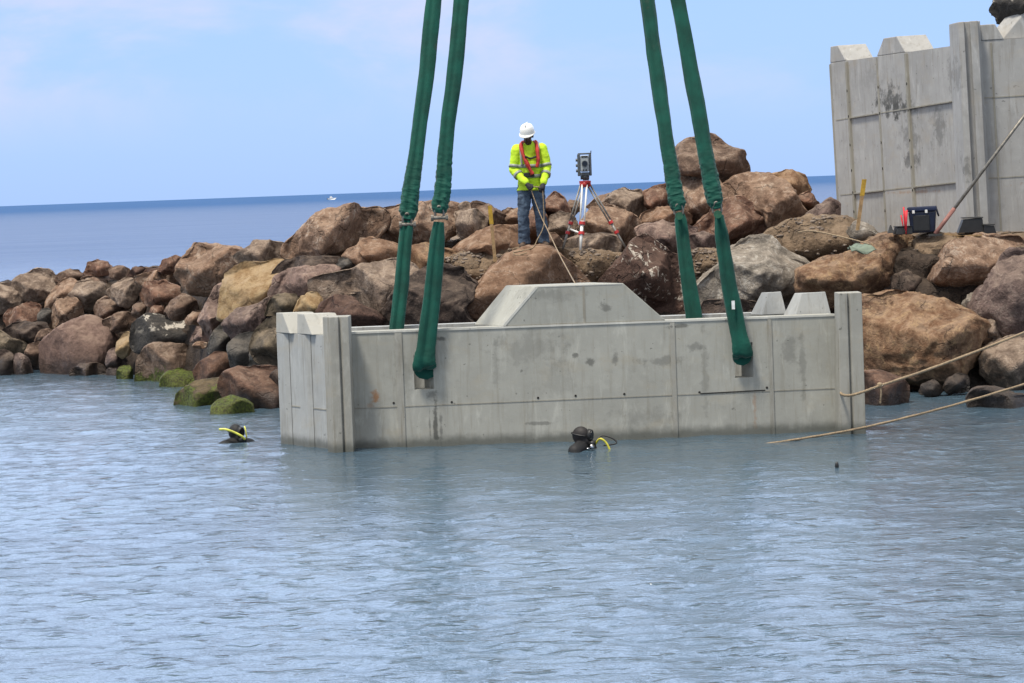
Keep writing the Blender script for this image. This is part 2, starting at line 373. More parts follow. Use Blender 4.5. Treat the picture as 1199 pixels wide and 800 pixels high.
    t.l(t.b.outputs[0], ms.inputs[1]); t.l(df.outputs[0], ms.inputs[2]); t.l(ms.outputs[0], t.out.inputs[0])
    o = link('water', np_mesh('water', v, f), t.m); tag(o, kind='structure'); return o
make_water()
# ------------------------------------------------------------------ rock materials
M = {}
M['tan'] = rock_mat('tan_stone', (0.37, 0.225, 0.145), (0.18, 0.10, 0.062), (0.29, 0.19, 0.13), vein=0.6)
M['grytan'] = rock_mat('grey_tan_stone', (0.32, 0.235, 0.175), (0.16, 0.11, 0.08), (0.27, 0.21, 0.17), vein=0.5)
M['brown'] = rock_mat('brown_stone', (0.22, 0.135, 0.095), (0.10, 0.06, 0.042), (0.20, 0.12, 0.08), vein=0.3)
M['red'] = rock_mat('reddish_stone', (0.25, 0.12, 0.075), (0.12, 0.055, 0.036), (0.20, 0.11, 0.07), vein=0.4)
M['darkred'] = rock_mat('dark_red_stone', (0.135, 0.070, 0.052), (0.065, 0.036, 0.028), (0.11, 0.055, 0.04), vein=0.0, dirt=0.1)
M['darkredw'] = rock_mat('dark_red_stone_streaked', (0.135, 0.070, 0.052), (0.075, 0.042, 0.032), (0.11, 0.06, 0.045), vein=0.0, white=2, dirt=0.1)
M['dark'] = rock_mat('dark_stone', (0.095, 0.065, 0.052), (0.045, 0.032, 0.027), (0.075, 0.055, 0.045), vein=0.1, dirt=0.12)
M['char'] = rock_mat('charcoal_stone', (0.060, 0.058, 0.055), (0.030, 0.030, 0.030), (0.05, 0.048, 0.045), white=0.9, dirt=0.08)
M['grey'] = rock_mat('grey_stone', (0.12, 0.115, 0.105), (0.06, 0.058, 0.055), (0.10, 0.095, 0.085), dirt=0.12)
M['lgrey'] = rock_mat('light_grey_stone', (0.34, 0.31, 0.265), (0.20, 0.18, 0.15), (0.28, 0.24, 0.19), vein=0.7, veincol=(0.55, 0.52, 0.46), dirt=0.15)
M['purple'] = rock_mat('purple_grey_stone', (0.20, 0.135, 0.12), (0.10, 0.066, 0.06), (0.17, 0.12, 0.105), vein=0.25)
M['pink'] = rock_mat('pinkish_stone', (0.31, 0.20, 0.165), (0.17, 0.11, 0.095), (0.27, 0.19, 0.16), vein=0.35)
M['pinkbig'] = rock_mat('smooth_pink_stone', (0.25, 0.155, 0.125), (0.165, 0.098, 0.08), (0.22, 0.14, 0.11), vein=0.0, bump=0.4, dirt=0.3)
M['ochre'] = rock_mat('ochre_stone', (0.42, 0.29, 0.135), (0.28, 0.165, 0.065), (0.34, 0.26, 0.16), vein=0.15, bump=0.35)
M['orange'] = rock_mat('orange_stone', (0.30, 0.165, 0.095), (0.18, 0.092, 0.05), (0.25, 0.145, 0.09), vein=0.4, bump=0.4)
M['rust'] = rock_mat('rusty_stone', (0.36, 0.215, 0.12), (0.20, 0.092, 0.04), (0.085, 0.040, 0.022), vein=0.6, veincol=(0.46, 0.30, 0.15), patch=0.8)
M['olive'] = rock_mat('olive_stone', (0.19, 0.15, 0.095), (0.085, 0.066, 0.045), (0.13, 0.11, 0.085), vein=0.1)
M['mossb'] = rock_mat('mossy_brown_stone', (0.26, 0.17, 0.12), (0.13, 0.08, 0.055), (0.20, 0.14, 0.10), vein=0.3, moss=0.10)
M['moss'] = rock_mat('moss_covered_stone', (0.12, 0.11, 0.03), (0.06, 0.055, 0.02), (0.10, 0.09, 0.05), moss=0.30, dirt=0.0)
M['wetred'] = rock_mat('wet_red_stone', (0.17, 0.085, 0.055), (0.085, 0.045, 0.032), (0.13, 0.065, 0.04), vein=0.15, dirt=0.1, bump=0.4)
M['wetmoss'] = rock_mat('wet_mossy_stone', (0.15, 0.11, 0.05), (0.075, 0.055, 0.03), (0.11, 0.08, 0.05), moss=0.16, dirt=0.05, bump=0.4)
M['dirt'] = rock_mat('dirt', (0.30, 0.205, 0.125), (0.16, 0.105, 0.062), (0.24, 0.18, 0.12), dirt=0.3, bump=1.0, patch=0.6)
M['core'] = rock_mat('shaded_rubble_core', (0.085, 0.058, 0.042), (0.035, 0.024, 0.018), (0.06, 0.045, 0.035), dirt=0.05, bump=1.0)  # rubble darkened so the shade in gaps between boulders sits in its colour
# ------------------------------------------------------------------ breakwater depth model
TX = [0, 100, 200, 300, 400, 600, 840, 960, 1050, 1199]
TY0 = [440, 437, 450, 480, 478, 475, 470, 468, 467, 464]
TY1 = [335, 318, 298, 268, 250, 262, 240, 262, 270, 272]
TD1 = [56, 55.7, 51.6, 46.6, 46, 45.4, 46, 45, 43.0, 42.6]
def tab(t, x): return float(np.interp(x, TX, t))
def depth(x, y):
    y0, y1, d1 = tab(TY0, x), tab(TY1, x), tab(TD1, x)
    d0 = HCAM*F/(y0-hor(x)); t = (y0-y)/(y0-y1)
    if t > 1: return d1+min((t-1)*3.0, 1.5)
    return d0+(d1-d0)*max(t, -0.1)
# ------------------------------------------------------------------ core of the mound
def make_core():
    PX = np.linspace(-70, 1400, 290); prof = 130
    zt = lambda x: float(np.interp(x, [0, 200, 300, 400, 620, 840, 940, 1000, 1250], [1.3, 1.6, 1.85, 2.15, 2.22, 2.3, 2.15, 2.05, 2.05]))
    rows = []
    for x in PX:
        xc = min(max(x, 0), 1199); d0 = HCAM*F/(tab(TY0, xc)-hor(xc)); d1 = tab(TD1, xc); z = zt(xc)
        if x > 1000: a = min(1, (x-1000)/60); dk = d1-0.45*a
        else: dk = d1+0.4
        key = [(d0+1.0, -1.2), (d0+1.3, -0.3), (dk-0.2, z-0.25), (dk+0.4, z), (dk+8, z), (dk+13, -1.3)]
        col = []
        for i in range(prof):
            s = i/(prof-1)*(len(key)-1); k = min(int(s), len(key)-2); u = s-k
            D = key[k][0]*(1-u)+key[k+1][0]*u; zz = key[k][1]*(1-u)+key[k+1][1]*u
            col.append(((x-599.5)/F*D, D, zz))
        rows.append(col)
    v = np.array(rows).reshape(-1, 3)
    n = fbm(v*np.array([1.3, 1.3, 1.3]), 4); front = np.clip((2.0-v[:, 2])/0.4, 0, 1)
    v[:, 2] += (0.05+0.14*front)*n+0.03*ridge(v*4, 3); v[:, 1] += (0.15+0.3*front)*fbm(v*1.8+5, 4)
    idx = np.arange(len(PX)*prof).reshape(len(PX), prof)
    f = np.stack([idx[:-1, :-1], idx[1:, :-1], idx[1:, 1:], idx[:-1, 1:]], -1).reshape(-1, 4)
    o = link('ground', np_mesh('ground', v, f), None); o.data.materials.append(M['core']); o.data.materials.append(M['dirt'])
    mi = np.zeros(len(f), np.int32); c = v[f].mean(1)
    mi[(c[:, 2] > 1.9)] = 1
    o.data.polygons.foreach_set('material_index', mi)
    tag(o, kind='structure')
make_core()
# ------------------------------------------------------------------ boulders
_ico = {}
def ico(n):
    if n not in _ico:
        bm = bmesh.new(); bmesh.ops.create_icosphere(bm, subdivisions=n, radius=1.0)
        _ico[n] = (np.array([v.co[:] for v in bm.verts]), np.array([[v.index for v in f.verts] for f in bm.faces])); bm.free()
    return _ico[n]
ZN = {'A': (0, 280, 4.705), 'B': (160, 270, 3.635), 'C': (320, 230, 4.704), 'D': (530, 220, 4.704), 'E': (700, 150, 3.638), 'F': (900, 230, 3.077), 'P': (0, 0, 1.0)}
def smax(a, b, k):
    h = np.clip(0.5+0.5*(a-b)/k, 0, 1); return b+(a-b)*h+k*h*(1-h)
def rock_shape(P, yc, seed, rnd=0.0, ryf=0.55, amp=1.0, grow=1.03, ext=0.0, facets=6, planes=()):
    """P: outline (x,z) at distance yc -> closed boulder of real depth with that outline"""
    rs = np.random.RandomState(seed)
    P = np.array(P); c = (P.min(0)+P.max(0))/2*0.4+P.mean(0)*0.6
    Q = P-c; n = len(Q); th = np.linspace(-math.pi, math.pi, 241)[:-1]; r = np.zeros(240)
    for i in range(n):
        a, b = Q[i], Q[(i+1) % n]
        e = b-a; den = np.cos(th)*e[1]-np.sin(th)*e[0]
        den = np.where(np.abs(den) < 1e-9, 1e-9, den)
        tt = (a[0]*e[1]-a[1]*e[0])/den; ss = np.where(np.abs(e[0]) > np.abs(e[1]), (np.cos(th)*tt-a[0])/(e[0] if abs(e[0]) > 1e-9 else 1e-9), (np.sin(th)*tt-a[1])/(e[1] if abs(e[1]) > 1e-9 else 1e-9))
        ok = (tt > 0) & (ss >= -1e-6) & (ss <= 1+1e-6); r = np.where(ok, np.maximum(r, tt), r)
    r = np.where(r <= 0, np.median(r[r > 0]), r)
    sg = 0.8+7*rnd; kk = np.arange(-20, 21); g = np.exp(-0.5*(kk/sg)**2); g /= g.sum()
    r = np.convolve(np.concatenate([r[-20:], r, r[:20]]), g, 'valid')*grow
    W = np.ptp(P[:, 0]); H = np.ptp(P[:, 1]); size = math.sqrt(W*H)
    ry = ryf*max(size, 0.75*W)
    px_big = size > 0.55
    U, Fc = ico(6 if size > 1.15 else (5 if px_big else 4))
    rho = np.sqrt(U[:, 0]**2+U[:, 2]**2); ang = np.arctan2(U[:, 2], U[:, 0])
    rr = np.interp(ang, np.concatenate([th, [math.pi]]), np.concatenate([r, [r[0]]]))
    gexp = 0.85-0.12*rnd; gr = rho**gexp
    x = rr*np.cos(ang)*gr; z = rr*np.sin(ang)*gr
    yb_ = np.abs(U[:, 1])**0.85
    yy = np.where(U[:, 1] > 0, 0.45*ry+yb_*0.75*ry, 0.45*ry-yb_*1.45*ry)
    soft = size*(0.004+0.22*rnd)
    if facets:
        for k in range(facets):
            if k == 0: a, b, h = rs.normal(0, .35), rs.uniform(0.9, 1.7), rs.uniform(0.45, 0.75)      # a face that looks up
            elif k == 1: a, b, h = rs.uniform(0.5, 1.3)*rs.choice([-1, 1]), rs.normal(0, .35), rs.uniform(0.45, 0.7)
            elif k == 2: a, b, h = rs.normal(0, .3), -rs.uniform(0.3, 1.0), rs.uniform(0.5, 0.75)
            else: a, b, h = rs.normal(0, .8), rs.normal(0.1, .8), rs.uniform(0.55, 0.85)
            pl = -ry*h+a*(x)*ry/size*1.9+b*z*ry/size*1.9
            pl = np.minimum(pl, 0.45*ry*np.ones_like(pl))
            yy = np.where(U[:, 1] < 0.0, np.minimum(smax(yy, pl, soft), 0.45*ry), yy)
    for (a, b, h) in planes:
        pl = np.minimum(-ry*h+a*x*ry/size*1.1+b*z*ry/size*1.1, 0.45*ry)
        yy = np.where(U[:, 1] < 0.0, np.minimum(smax(yy, pl, soft), 0.45*ry), yy)
    v = np.stack([x, yy, z], 1)
    if rnd < 0.26:      # broken stone: flat fracture faces all round
        nf = 26; nk = rs.normal(size=(nf, 3)); nk /= np.linalg.norm(nk, axis=1)[:, None]
        fk = (rs.uniform(0.90, 1.03, nf)[None]/np.maximum(U @ nk.T, 0.25)).min(1)
        v = v*np.clip(fk, 0.88, 1.10)[:, None]*(1.0-0.1*rnd)
    d = v/np.maximum(np.linalg.norm(v, axis=1), 1e-6)[:, None]
    s0 = rs.uniform(0, 50, 3)
    q = v/size
    dis = (0.028+0.04*rnd)*fbm(q*1.6+s0, 3)+0.042*(1-0.6*rnd)*ridge(q*3.0+s0, 3)+0.020*(1-0.5*rnd)*fbm(q*9+s0, 4, 0.6)
    v = v+d*(dis*size*amp)[:, None]
    if ext:
        lo = v[:, 2] < 0; v[lo, 2] *= 1+ext/max(-v[:, 2].min(), 0.05)
    return v, Fc, np.array([c[0], yc, c[1]]), ry
NROCK = 0; DIRT_PTS = []
def boulder(zone, poly, mat, label, w=0, rnd=0.02, dD=0.0, ryf=0.62, name='boulder', amp=1.0, facets=9, grow=1.06, D=None, kind=None, seed=None, planes=()):
    global NROCK; NROCK += 1
    x0, y0, sc = ZN[zone]
    pp = [(x0+a/sc, y0+b/sc) for a, b in poly]
    cx = sum(p[0] for p in pp)/len(pp); cy = sum(p[1] for p in pp)/len(pp); yb = max(p[1] for p in pp)
    if D is None:
        D = HCAM*F/(yb-hor(cx)) if w else depth(cx, cy)
    W = (max(p[0] for p in pp)-min(p[0] for p in pp))*D/F; Hh = (max(p[1] for p in pp)-min(p[1] for p in pp))*D/F
    if w: D += 0.45*ryf*math.sqrt(W*Hh)
    D += dD
    P = [(lambda q: (q.x, q.z))(pt(a, b, D)) for a, b in pp]
    v, f, c, ry = rock_shape(P, D, seed or 1000+NROCK*13, rnd, ryf, amp, grow, 0.45 if w else 0.0, facets, planes)
    o = link(name, np_mesh(name, v, f), M[mat]); o.location = c
    if kind: tag(o, kind=kind)
    else: tag(o, label, 'boulder', 'boulders of the breakwater')
    if kind: DIRT_PTS.append((v+c, ry))
    return o
B_ = boulder
# --- left end of the breakwater
B_('A', [(-60,262),(0,250),(60,252),(105,280),(120,320),(105,350),(60,375),(0,400),(-60,405)], 'grytan', 'grey brown boulder cut by the left frame edge, below the sea')
B_('A', [(65,245),(120,205),(190,180),(250,185),(290,225),(305,270),(270,320),(230,360),(160,355),(110,310)], 'grytan', 'large mauve grey boulder topping the far left end of the breakwater')
B_('A', [(305,225),(330,190),(380,170),(430,172),(455,200),(430,228),(370,232),(320,235)], 'brown', 'small brown crest boulder just left of the pointed reddish crest one')
B_('A', [(465,195),(485,135),(530,118),(580,130),(605,160),(590,195),(530,205)], 'red', 'pointed reddish brown crest boulder, highest on the left stretch')
B_('A', [(595,170),(640,148),(700,165),(715,195),(670,225),(610,215)], 'brown', 'dark brown crest boulder just right of the pointed reddish one')
B_('A', [(705,200),(735,160),(770,152),(800,165),(800,195),(740,212)], 'darkred', 'small dark reddish stone on the crest left of a flat tan slab')
B_('A', [(785,190),(810,163),(830,165),(870,160),(885,185),(850,200)], 'darkred', 'smallest dark stone on the crest behind a flat tan slab')
B_('A', [(255,375),(260,330),(300,270),(340,230),(400,225),(420,260),(390,320),(350,345),(300,380)], 'tan', 'rough tan boulder leaning left against a large veined boulder')
B_('A', [(430,225),(500,195),(590,195),(650,215),(640,245),(580,265),(500,250)], 'brown', 'flat weathered brown slab below the pointed reddish crest boulder', dD=0.6)
B_('A', [(385,310),(420,250),(470,225),(530,240),(590,280),(600,320),(560,345),(510,390),(440,385),(390,335)], 'grytan', 'large veined grey tan boulder with a ridge, centre of left stretch')
B_('A', [(595,285),(660,235),(720,213),(770,230),(787,270),(760,320),(710,372),(650,355),(605,320)], 'grytan', 'smooth wedge shaped grey tan boulder with one dark right side')
B_('A', [(735,210),(790,190),(860,178),(941,185),(970,215),(950,245),(850,252),(790,255),(755,235)], 'tan', 'flat tan slab lying under the large square crest boulder')
B_('B', [(22,278),(40,230),(110,222),(165,240),(182,275),(150,312),(90,330),(38,322)], 'red', 'reddish brown blocky boulder under the flat tan slab')
B_('A', [(523,402),(535,355),(575,325),(630,328),(680,360),(702,392),(660,415),(600,432),(540,437)], 'brown', 'dark brown wedge boulder directly above the big smooth pink one')
B_('A', [(555,455),(600,430),(690,403),(730,430),(748,460),(700,490),(640,517),(600,490)], 'brown', 'brown diamond shaped boulder upper right of the big smooth pink one')
B_('A', [(725,420),(735,370),(785,335),(797,380),(787,430),(760,452)], 'brown', 'narrow brown stone wedged upright beside the reddish blocky boulder')
B_('A', [(15,420),(60,385),(130,360),(200,368),(218,400),(200,450),(120,472),(40,492),(18,455)], 'red', 'reddish boulder with pale streaks lying near the left frame edge')
B_('A', [(203,420),(225,390),(260,383),(282,400),(277,450),(245,478),(208,458)], 'grey', 'small rounded grey stone left of a pointed tan block', rnd=0.5)
B_('A', [(253,492),(275,430),(310,335),(400,338),(425,365),(437,420),(390,452),(300,508)], 'tan', 'pointed tan block with flat faces above the big smooth pink boulder')
B_('A', [(10,500),(60,473),(150,463),(230,472),(255,510),(195,565),(130,595),(70,565)], 'dark', 'dark brown slab lying low near the left frame edge')
B_('A', [(-40,505),(0,513),(60,553),(120,568),(132,605),(80,630),(0,630),(-40,625)], 'olive', 'ochre topped boulder cut by the left frame edge, near the water')
B_('A', [(193,565),(220,508),(260,498),(297,510),(272,555),(220,580)], 'brown', 'small brown stone touching the upper left of the big pink boulder')
B_('A', [(137,625),(150,588),(210,568),(230,600),(230,685),(185,695),(143,665)], 'brown', 'brown stone touching the lower left of the big pink boulder', w=0, rnd=0.4)
B_('A', [(-40,628),(20,612),(62,640),(80,680),(62,745),(-40,750)], 'dark', 'dark wet boulder at the waterline, lower left frame edge', w=1, rnd=0.4)
B_('A', [(72,690),(78,640),(105,630),(147,660),(178,720),(160,750),(98,748)], 'purple', 'small pink grey stone leaning at the waterline far left', w=1, rnd=0.4)
B_('A', [(212,600),(235,560),(300,505),(400,450),(480,435),(545,455),(602,500),(632,560),(612,620),(580,690),(480,745),(340,745),(240,728),(218,660)], 'pinkbig', 'biggest smooth rounded pink brown boulder at the left waterline', w=1, rnd=0.75, facets=2, ryf=0.5)
B_('A', [(360,745),(440,690),(520,686),(568,705),(575,745),(450,755)], 'brown', 'flat brown stone awash in front of the big pink boulder', w=1, rnd=0.3)
B_('A', [(637,625),(645,570),(680,525),(712,513),(722,570),(705,635),(670,660)], 'ochre', 'small ochre brown stone left of the charcoal boulder', rnd=0.4)
B_('A', [(580,685),(595,620),(630,603),(662,640),(695,670),(662,705),(600,712)], 'purple', 'dark mauve stone low between the pink and charcoal boulders', rnd=0.3)
B_('A', [(575,735),(620,690),(670,678),(705,700),(650,745),(585,752)], 'purple', 'flat mauve stone at the waterline left of a bright green stone', w=1, rnd=0.4)
B_('B', [(-30,430),(0,388),(45,360),(130,376),(228,397),(265,425),(242,482),(150,495),(60,500),(0,535),(-25,505)], 'char', 'rounded charcoal boulder with white droppings on top', rnd=0.6, facets=3)
B_('A', [(818,402),(850,365),(895,373),(912,420),(860,435),(828,425)], 'red', 'small reddish stone sitting on the charcoal boulder', rnd=0.2)
B_('A', [(905,405),(920,365),(945,350),(960,400),(940,440),(915,440)], 'brown', 'very small brown stone behind the charcoal boulder', rnd=0.3)
B_('B', [(127,340),(150,298),(195,273),(242,295),(257,332),(230,367),(180,382),(138,372)], 'brown', 'rounded brown boulder in shade under the large square crest boulder', rnd=0.3)
B_('B', [(200,382),(235,350),(278,343),(292,375),(262,405),(212,398)], 'tan', 'small tan stone right above the charcoal boulder', rnd=0.2)
B_('B', [(226,472),(250,418),(287,413),(293,462),(260,485)], 'pink', 'small pale pink stone at the right end of the charcoal boulder')
B_('B', [(234,492),(260,473),(298,480),(292,502),(245,503)], 'tan', 'tiny flat tan stone under the right end of the charcoal boulder')
B_('A', [(637,748),(655,708),(710,696),(727,720),(717,768),(650,773)], 'moss', 'bright green moss covered stone at the waterline, small and roundish', w=1, rnd=0.6, facets=2)
B_('B', [(-5,565),(40,498),(90,485),(200,493),(303,498),(293,545),(250,595),(150,615),(60,643),(-5,640)], 'mossb', 'flat tan boulder with green moss along its waterline', w=1, rnd=0.35)
B_('B', [(85,655),(120,608),(170,590),(232,608),(263,640),(200,664),(120,666)], 'moss', 'low domed stone with green moss in front of the flat tan boulder', w=1, rnd=0.6, facets=2)
B_('B', [(127,738),(180,688),(250,648),(357,633),(393,660),(383,725),(300,745),(180,747)], 'wetmoss', 'long olive brown wet boulder sloping into the water', w=1, rnd=0.6, facets=3)
B_('B', [(295,773),(350,723),(400,708),(462,723),(505,763),(440,778)], 'moss', 'low mossy stone in the water before the dark red wet boulder', w=1, rnd=0.6, facets=2)
B_('B', [(348,690),(365,618),(430,590),(540,588),(605,598),(625,700),(608,775),(520,778),(440,735)], 'wetred', 'dark red wet rounded boulder beside the left end of the caisson', w=1, rnd=0.6, facets=3, D=42.2)
B_('B', [(238,612),(260,568),(330,523),(400,533),(418,570),(408,615),(340,640),(255,645)], 'wetred', 'dark red boulder above the long olive brown wet one', rnd=0.35, dD=-0.3)
B_('B', [(392,530),(388,490),(430,453),(492,438),(508,480),(493,585),(430,600),(403,585)], 'grey', 'dark grey boulder wedged between ochre block and dark red stones', rnd=0.4)
B_('B', [(483,500),(500,438),(560,383),(605,378),(650,420),(650,585),(560,575),(505,563)], 'olive', 'rounded grey ochre boulder with dark underside left of the caisson', rnd=0.55, dD=-0.4)
B_('B', [(478,592),(488,455),(520,480),(530,590)], 'lgrey', 'narrow pale grey sliver of stone left of the caisson', dD=0.3)
B_('B', [(342,375),(370,250),(385,190),(440,153),(540,143),(645,132),(612,178),(582,232),(562,295),(500,345),(440,355),(380,380)], 'ochre', 'large smooth ochre yellow block facing the water', rnd=0.35, facets=3, ryf=0.45)
B_('B', [(372,382),(430,343),(500,327),(552,288),(548,342),(492,442),(410,464),(373,422)], 'purple', 'mauve brown boulder directly under the ochre yellow block', dD=-0.2)
B_('B', [(300,522),(320,438),(375,383),(418,460),(392,505),(330,530)], 'grey', 'dark grey rounded boulder at the lower left of the ochre block', rnd=0.4)
B_('B', [(288,332),(320,263),(350,248),(374,270),(352,372),(322,442),(300,495),(268,472),(280,420),(262,380)], 'pink', 'upright pinkish boulder along the left side of the ochre block')
B_('B', [(162,190),(200,113),(250,68),(340,73),(412,83),(443,120),(432,152),(387,192),(370,248),(330,273),(240,268),(198,232)], 'tan', 'large square tan crest boulder, left of the ochre block', facets=3, planes=[(0,.8,.62),(1.4,-.2,.5),(-.2,-1.0,.6)], rnd=0.12)
B_('B', [(423,102),(500,53),(560,48),(627,63),(625,128),(560,155),(480,155),(433,133)], 'grytan', 'speckled grey tan crest boulder behind the ochre block', dD=0.4)
B_('B', [(92,172),(110,128),(160,113),(193,125),(183,172),(130,185)], 'red', 'small reddish crest boulder left of the large square one', dD=0.4)
B_('B', [(-5,182),(10,153),(40,158),(92,158),(95,180)], 'brown', 'low brown stone on the crest between dark stone and reddish boulder', dD=0.6)
B_('C', [(-5,465),(30,398),(70,358),(200,338),(333,343),(373,370),(352,405),(200,410),(100,435)], 'dark', 'dark flat slab between the ochre block and the long tan crest boulder')
B_('C', [(-8,525),(20,448),(110,408),(200,388),(323,393),(374,420),(300,445),(245,465),(245,525),(200,555),(100,550),(-8,550)], 'pink', 'wide pinkish mauve boulder right of the ochre block', rnd=0.2)
B_('C', [(-55,660),(-20,580),(30,543),(152,546),(145,595),(125,650)], 'olive', 'grey ochre boulder showing just above the left end wall', dD=0.2)
B_('C', [(112,650),(138,578),(200,528),(254,550),(290,615),(262,655)], 'ochre', 'small ochre brown boulder peeking over the left end wall')
B_('C', [(347,382),(370,343),(422,343),(463,370),(453,402),(390,413)], 'grey', 'small dark grey rounded stone beside the dark flat slab', rnd=0.5)
B_('C', [(45,322),(60,253),(110,233),(170,163),(250,108),(400,68),(500,68),(605,83),(580,185),(525,245),(462,285),(370,338),(250,343),(98,355)], 'tan', 'very large long tan crest boulder sloping down to the left', rnd=0.15)
B_('C', [(535,222),(570,128),(620,83),(720,53),(800,46),(900,48),(985,58),(1013,110),(1003,202),(950,245),(860,270),(760,270),(640,245)], 'tan', 'large tan crest boulder behind the left pair of slings', dD=0.3)
B_('C', [(997,110),(960,63),(1060,46),(1113,80),(1128,150),(1123,205),(1050,240),(1008,190)], 'grytan', 'grey tan crest boulder just right of the left slings', dD=0.5)
B_('C', [(472,290),(490,243),(560,233),(682,270),(694,352),(620,368),(560,373),(498,332)], 'orange', 'orange tan boulder below the crest, left of the left slings')
B_('C', [(376,335),(400,308),(470,278),(503,330),(565,375),(470,405),(445,372)], 'tan', 'small flat tan stone under the long tan crest boulder')
B_('C', [(735,405),(748,288),(860,273),(985,308),(965,355),(865,405),(820,435),(770,425)], 'rust', 'rust brown boulder seen between the two left slings')
B_('C', [(227,460),(300,438),(430,408),(560,378),(650,363),(742,398),(803,430),(793,472),(730,525),(642,595),(580,645),(500,595),(380,555),(300,595),(247,545)], 'grytan', 'big tan boulder with dark left face behind the left slings', facets=3, planes=[(-2.4,-.5,.05),(.1,1.0,.55),(.6,-.6,.6)], dD=-0.3, seed=77)
B_('C', [(252,645),(290,588),(350,558),(430,578),(530,628),(595,680),(565,745),(300,745),(255,685)], 'darkred', 'dark mauve brown boulder low behind the left front wall', dD=-0.4)
B_('C', [(560,745),(588,660),(650,588),(720,518),(800,438),(940,398),(1030,418),(1115,480),(1095,565),(1045,605),(1045,645),(1095,705),(1070,750)], 'dark', 'huge dark brown boulder behind the left slings above the wall', dD=-0.3, ryf=0.5)
# --- centre, around the surveyor
B_('D', [(35,650),(60,608),(130,558),(200,478),(300,388),(400,343),(480,328),(540,348),(620,418),(700,478),(745,520),(720,640),(300,660),(100,755),(58,705)], 'orange', 'big smooth orange tan boulder the surveyor stands on', rnd=0.4, facets=4, ryf=0.5, amp=0.7)
B_('D', [(-8,350),(60,298),(200,223),(330,218),(385,290),(335,335),(260,365),(150,355),(60,385),(5,390)], 'orange', 'wide low reddish tan boulder left of the surveyor')
B_('D', [(108,100),(130,78),(200,93),(260,138),(335,190),(300,220),(180,220),(138,180)], 'brown', 'tilted brown crest boulder beside the yellow topped wooden stake', dD=0.4)
B_('D', [(15,200),(50,148),(120,128),(193,170),(172,245),(100,285),(35,262)], 'grytan', 'rounded grey tan boulder left of the wooden stake')
B_('D', [(498,152),(505,78),(560,33),(612,58),(643,130),(602,185),(520,195)], 'red', 'rounded reddish crest boulder right of the surveyor knees', dD=0.3)
B_('D', [(268,130),(310,113),(362,118),(375,205),(332,225),(288,182)], 'tan', 'tan crest boulder directly behind the surveyor legs, left side', dD=0.5)
B_('D', [(410,150),(440,110),(500,120),(530,200),(520,280),(440,300),(400,250)], 'red', 'reddish boulder showing between and behind the surveyor legs', dD=0.4)
B_('D', [(537,230),(545,158),(600,138),(652,148),(684,200),(663,262),(600,285),(563,268)], 'grytan', 'grey tan boulder behind the left leg of the tripod', dD=0.3)
B_('D', [(622,100),(650,73),(692,78),(705,120),(662,155)], 'brown', 'small brown crest stone left behind the tripod', dD=0.8)
B_('D', [(717,240),(730,178),(780,118),(850,98),(950,128),(1013,190),(1045,260),(1003,315),(962,355),(900,295),(800,260)], 'tan', 'large tan boulder behind the right leg of the tripod', dD=0.2)
B_('D', [(735,105),(790,58),(860,33),(905,45),(855,92),(780,120)], 'tan', 'low tan crest boulder behind the tripod, left of a split one', dD=0.9)
B_('D', [(838,92),(900,38),(960,13),(1030,18),(1093,75),(1073,140),(1022,198),(980,162),(940,127)], 'grytan', 'grey tan crest boulder with dark shaded right face, right of tripod', facets=3, planes=[(2.2,-.7,.35),(-.2,.9,.5)], dD=0.5)
B_('D', [(595,332),(640,288),(720,263),(800,253),(893,263),(925,310),(905,365),(780,370),(640,355)], 'grytan', 'pale tan flat boulder under the tripod', rnd=0.2)
B_('D', [(495,322),(510,263),(560,253),(605,290),(595,325)], 'tan', 'small tan stone beside the surveyor right boot')
B_('E', [(10,662),(90,588),(150,498),(195,462),(262,510),(333,545),(370,640),(378,790),(250,800),(165,725)], 'darkredw', 'large dark red brown boulder streaked with white, right of the crown wall', rnd=0.3, dD=-0.2, ryf=0.5)
# --- right of centre, around the right slings
B_('E', [(177,402),(200,363),(260,338),(330,343),(383,370),(393,408),(300,415)], 'orange', 'orange tan boulder behind the inner right sling')
B_('E', [(170,432),(210,408),(330,408),(403,430),(409,508),(340,550),(260,510),(190,470)], 'pink', 'pinkish grey flat boulder left of the inner right sling')
B_('E', [(197,277),(240,253),(295,238),(313,290),(303,345),(250,350),(207,332)], 'red', 'reddish tan crest boulder just left of the inner right sling', dD=0.3)
B_('E', [(330,225),(365,213),(430,198),(500,238),(563,278),(574,312),(503,355),(462,425),(410,445),(377,382),(325,303)], 'tan', 'big tan boulder between the right slings under the topmost one')
B_('E', [(342,117),(380,73),(470,42),(503,42),(572,98),(622,97),(659,165),(623,218),(560,270),(518,264),(480,220),(400,200),(352,205)], 'brown', 'topmost brown boulder, overhanging with a dark underside', facets=2, planes=[(-.2,1.0,0.5),(.9,-1.5,0.35),(0.2,-1.2,.5)], rnd=0.25, dD=-0.4, seed=4242, ryf=0.6)
B_('E', [(427,432),(460,398),(540,328),(610,302),(683,360),(734,452),(690,480),(600,515),(498,484)], 'red', 'reddish brown boulder right of the outer right sling shackle', dD=-0.1)
B_('E', [(392,462),(450,443),(512,470),(505,525),(408,530)], 'purple', 'dark mauve stone between the right slings', rnd=0.3)
B_('E', [(546,265),(620,222),(740,207),(803,245),(874,330),(905,372),(874,415),(800,445),(738,455),(706,370),(635,312)], 'tan', 'large slanted tan boulder left of the tall panelled wall', facets=3, planes=[(-.3,.7,.5),(.9,-.9,.5)], rnd=0.15)
B_('E', [(732,205),(830,183),(883,200),(910,268),(850,305),(795,252)], 'rust', 'rust tan crest boulder behind the large slanted one', dD=0.5)
B_('E', [(842,300),(900,268),(949,328),(922,355),(878,343)], 'red', 'small reddish boulder low behind the large slanted one', dD=0.5)
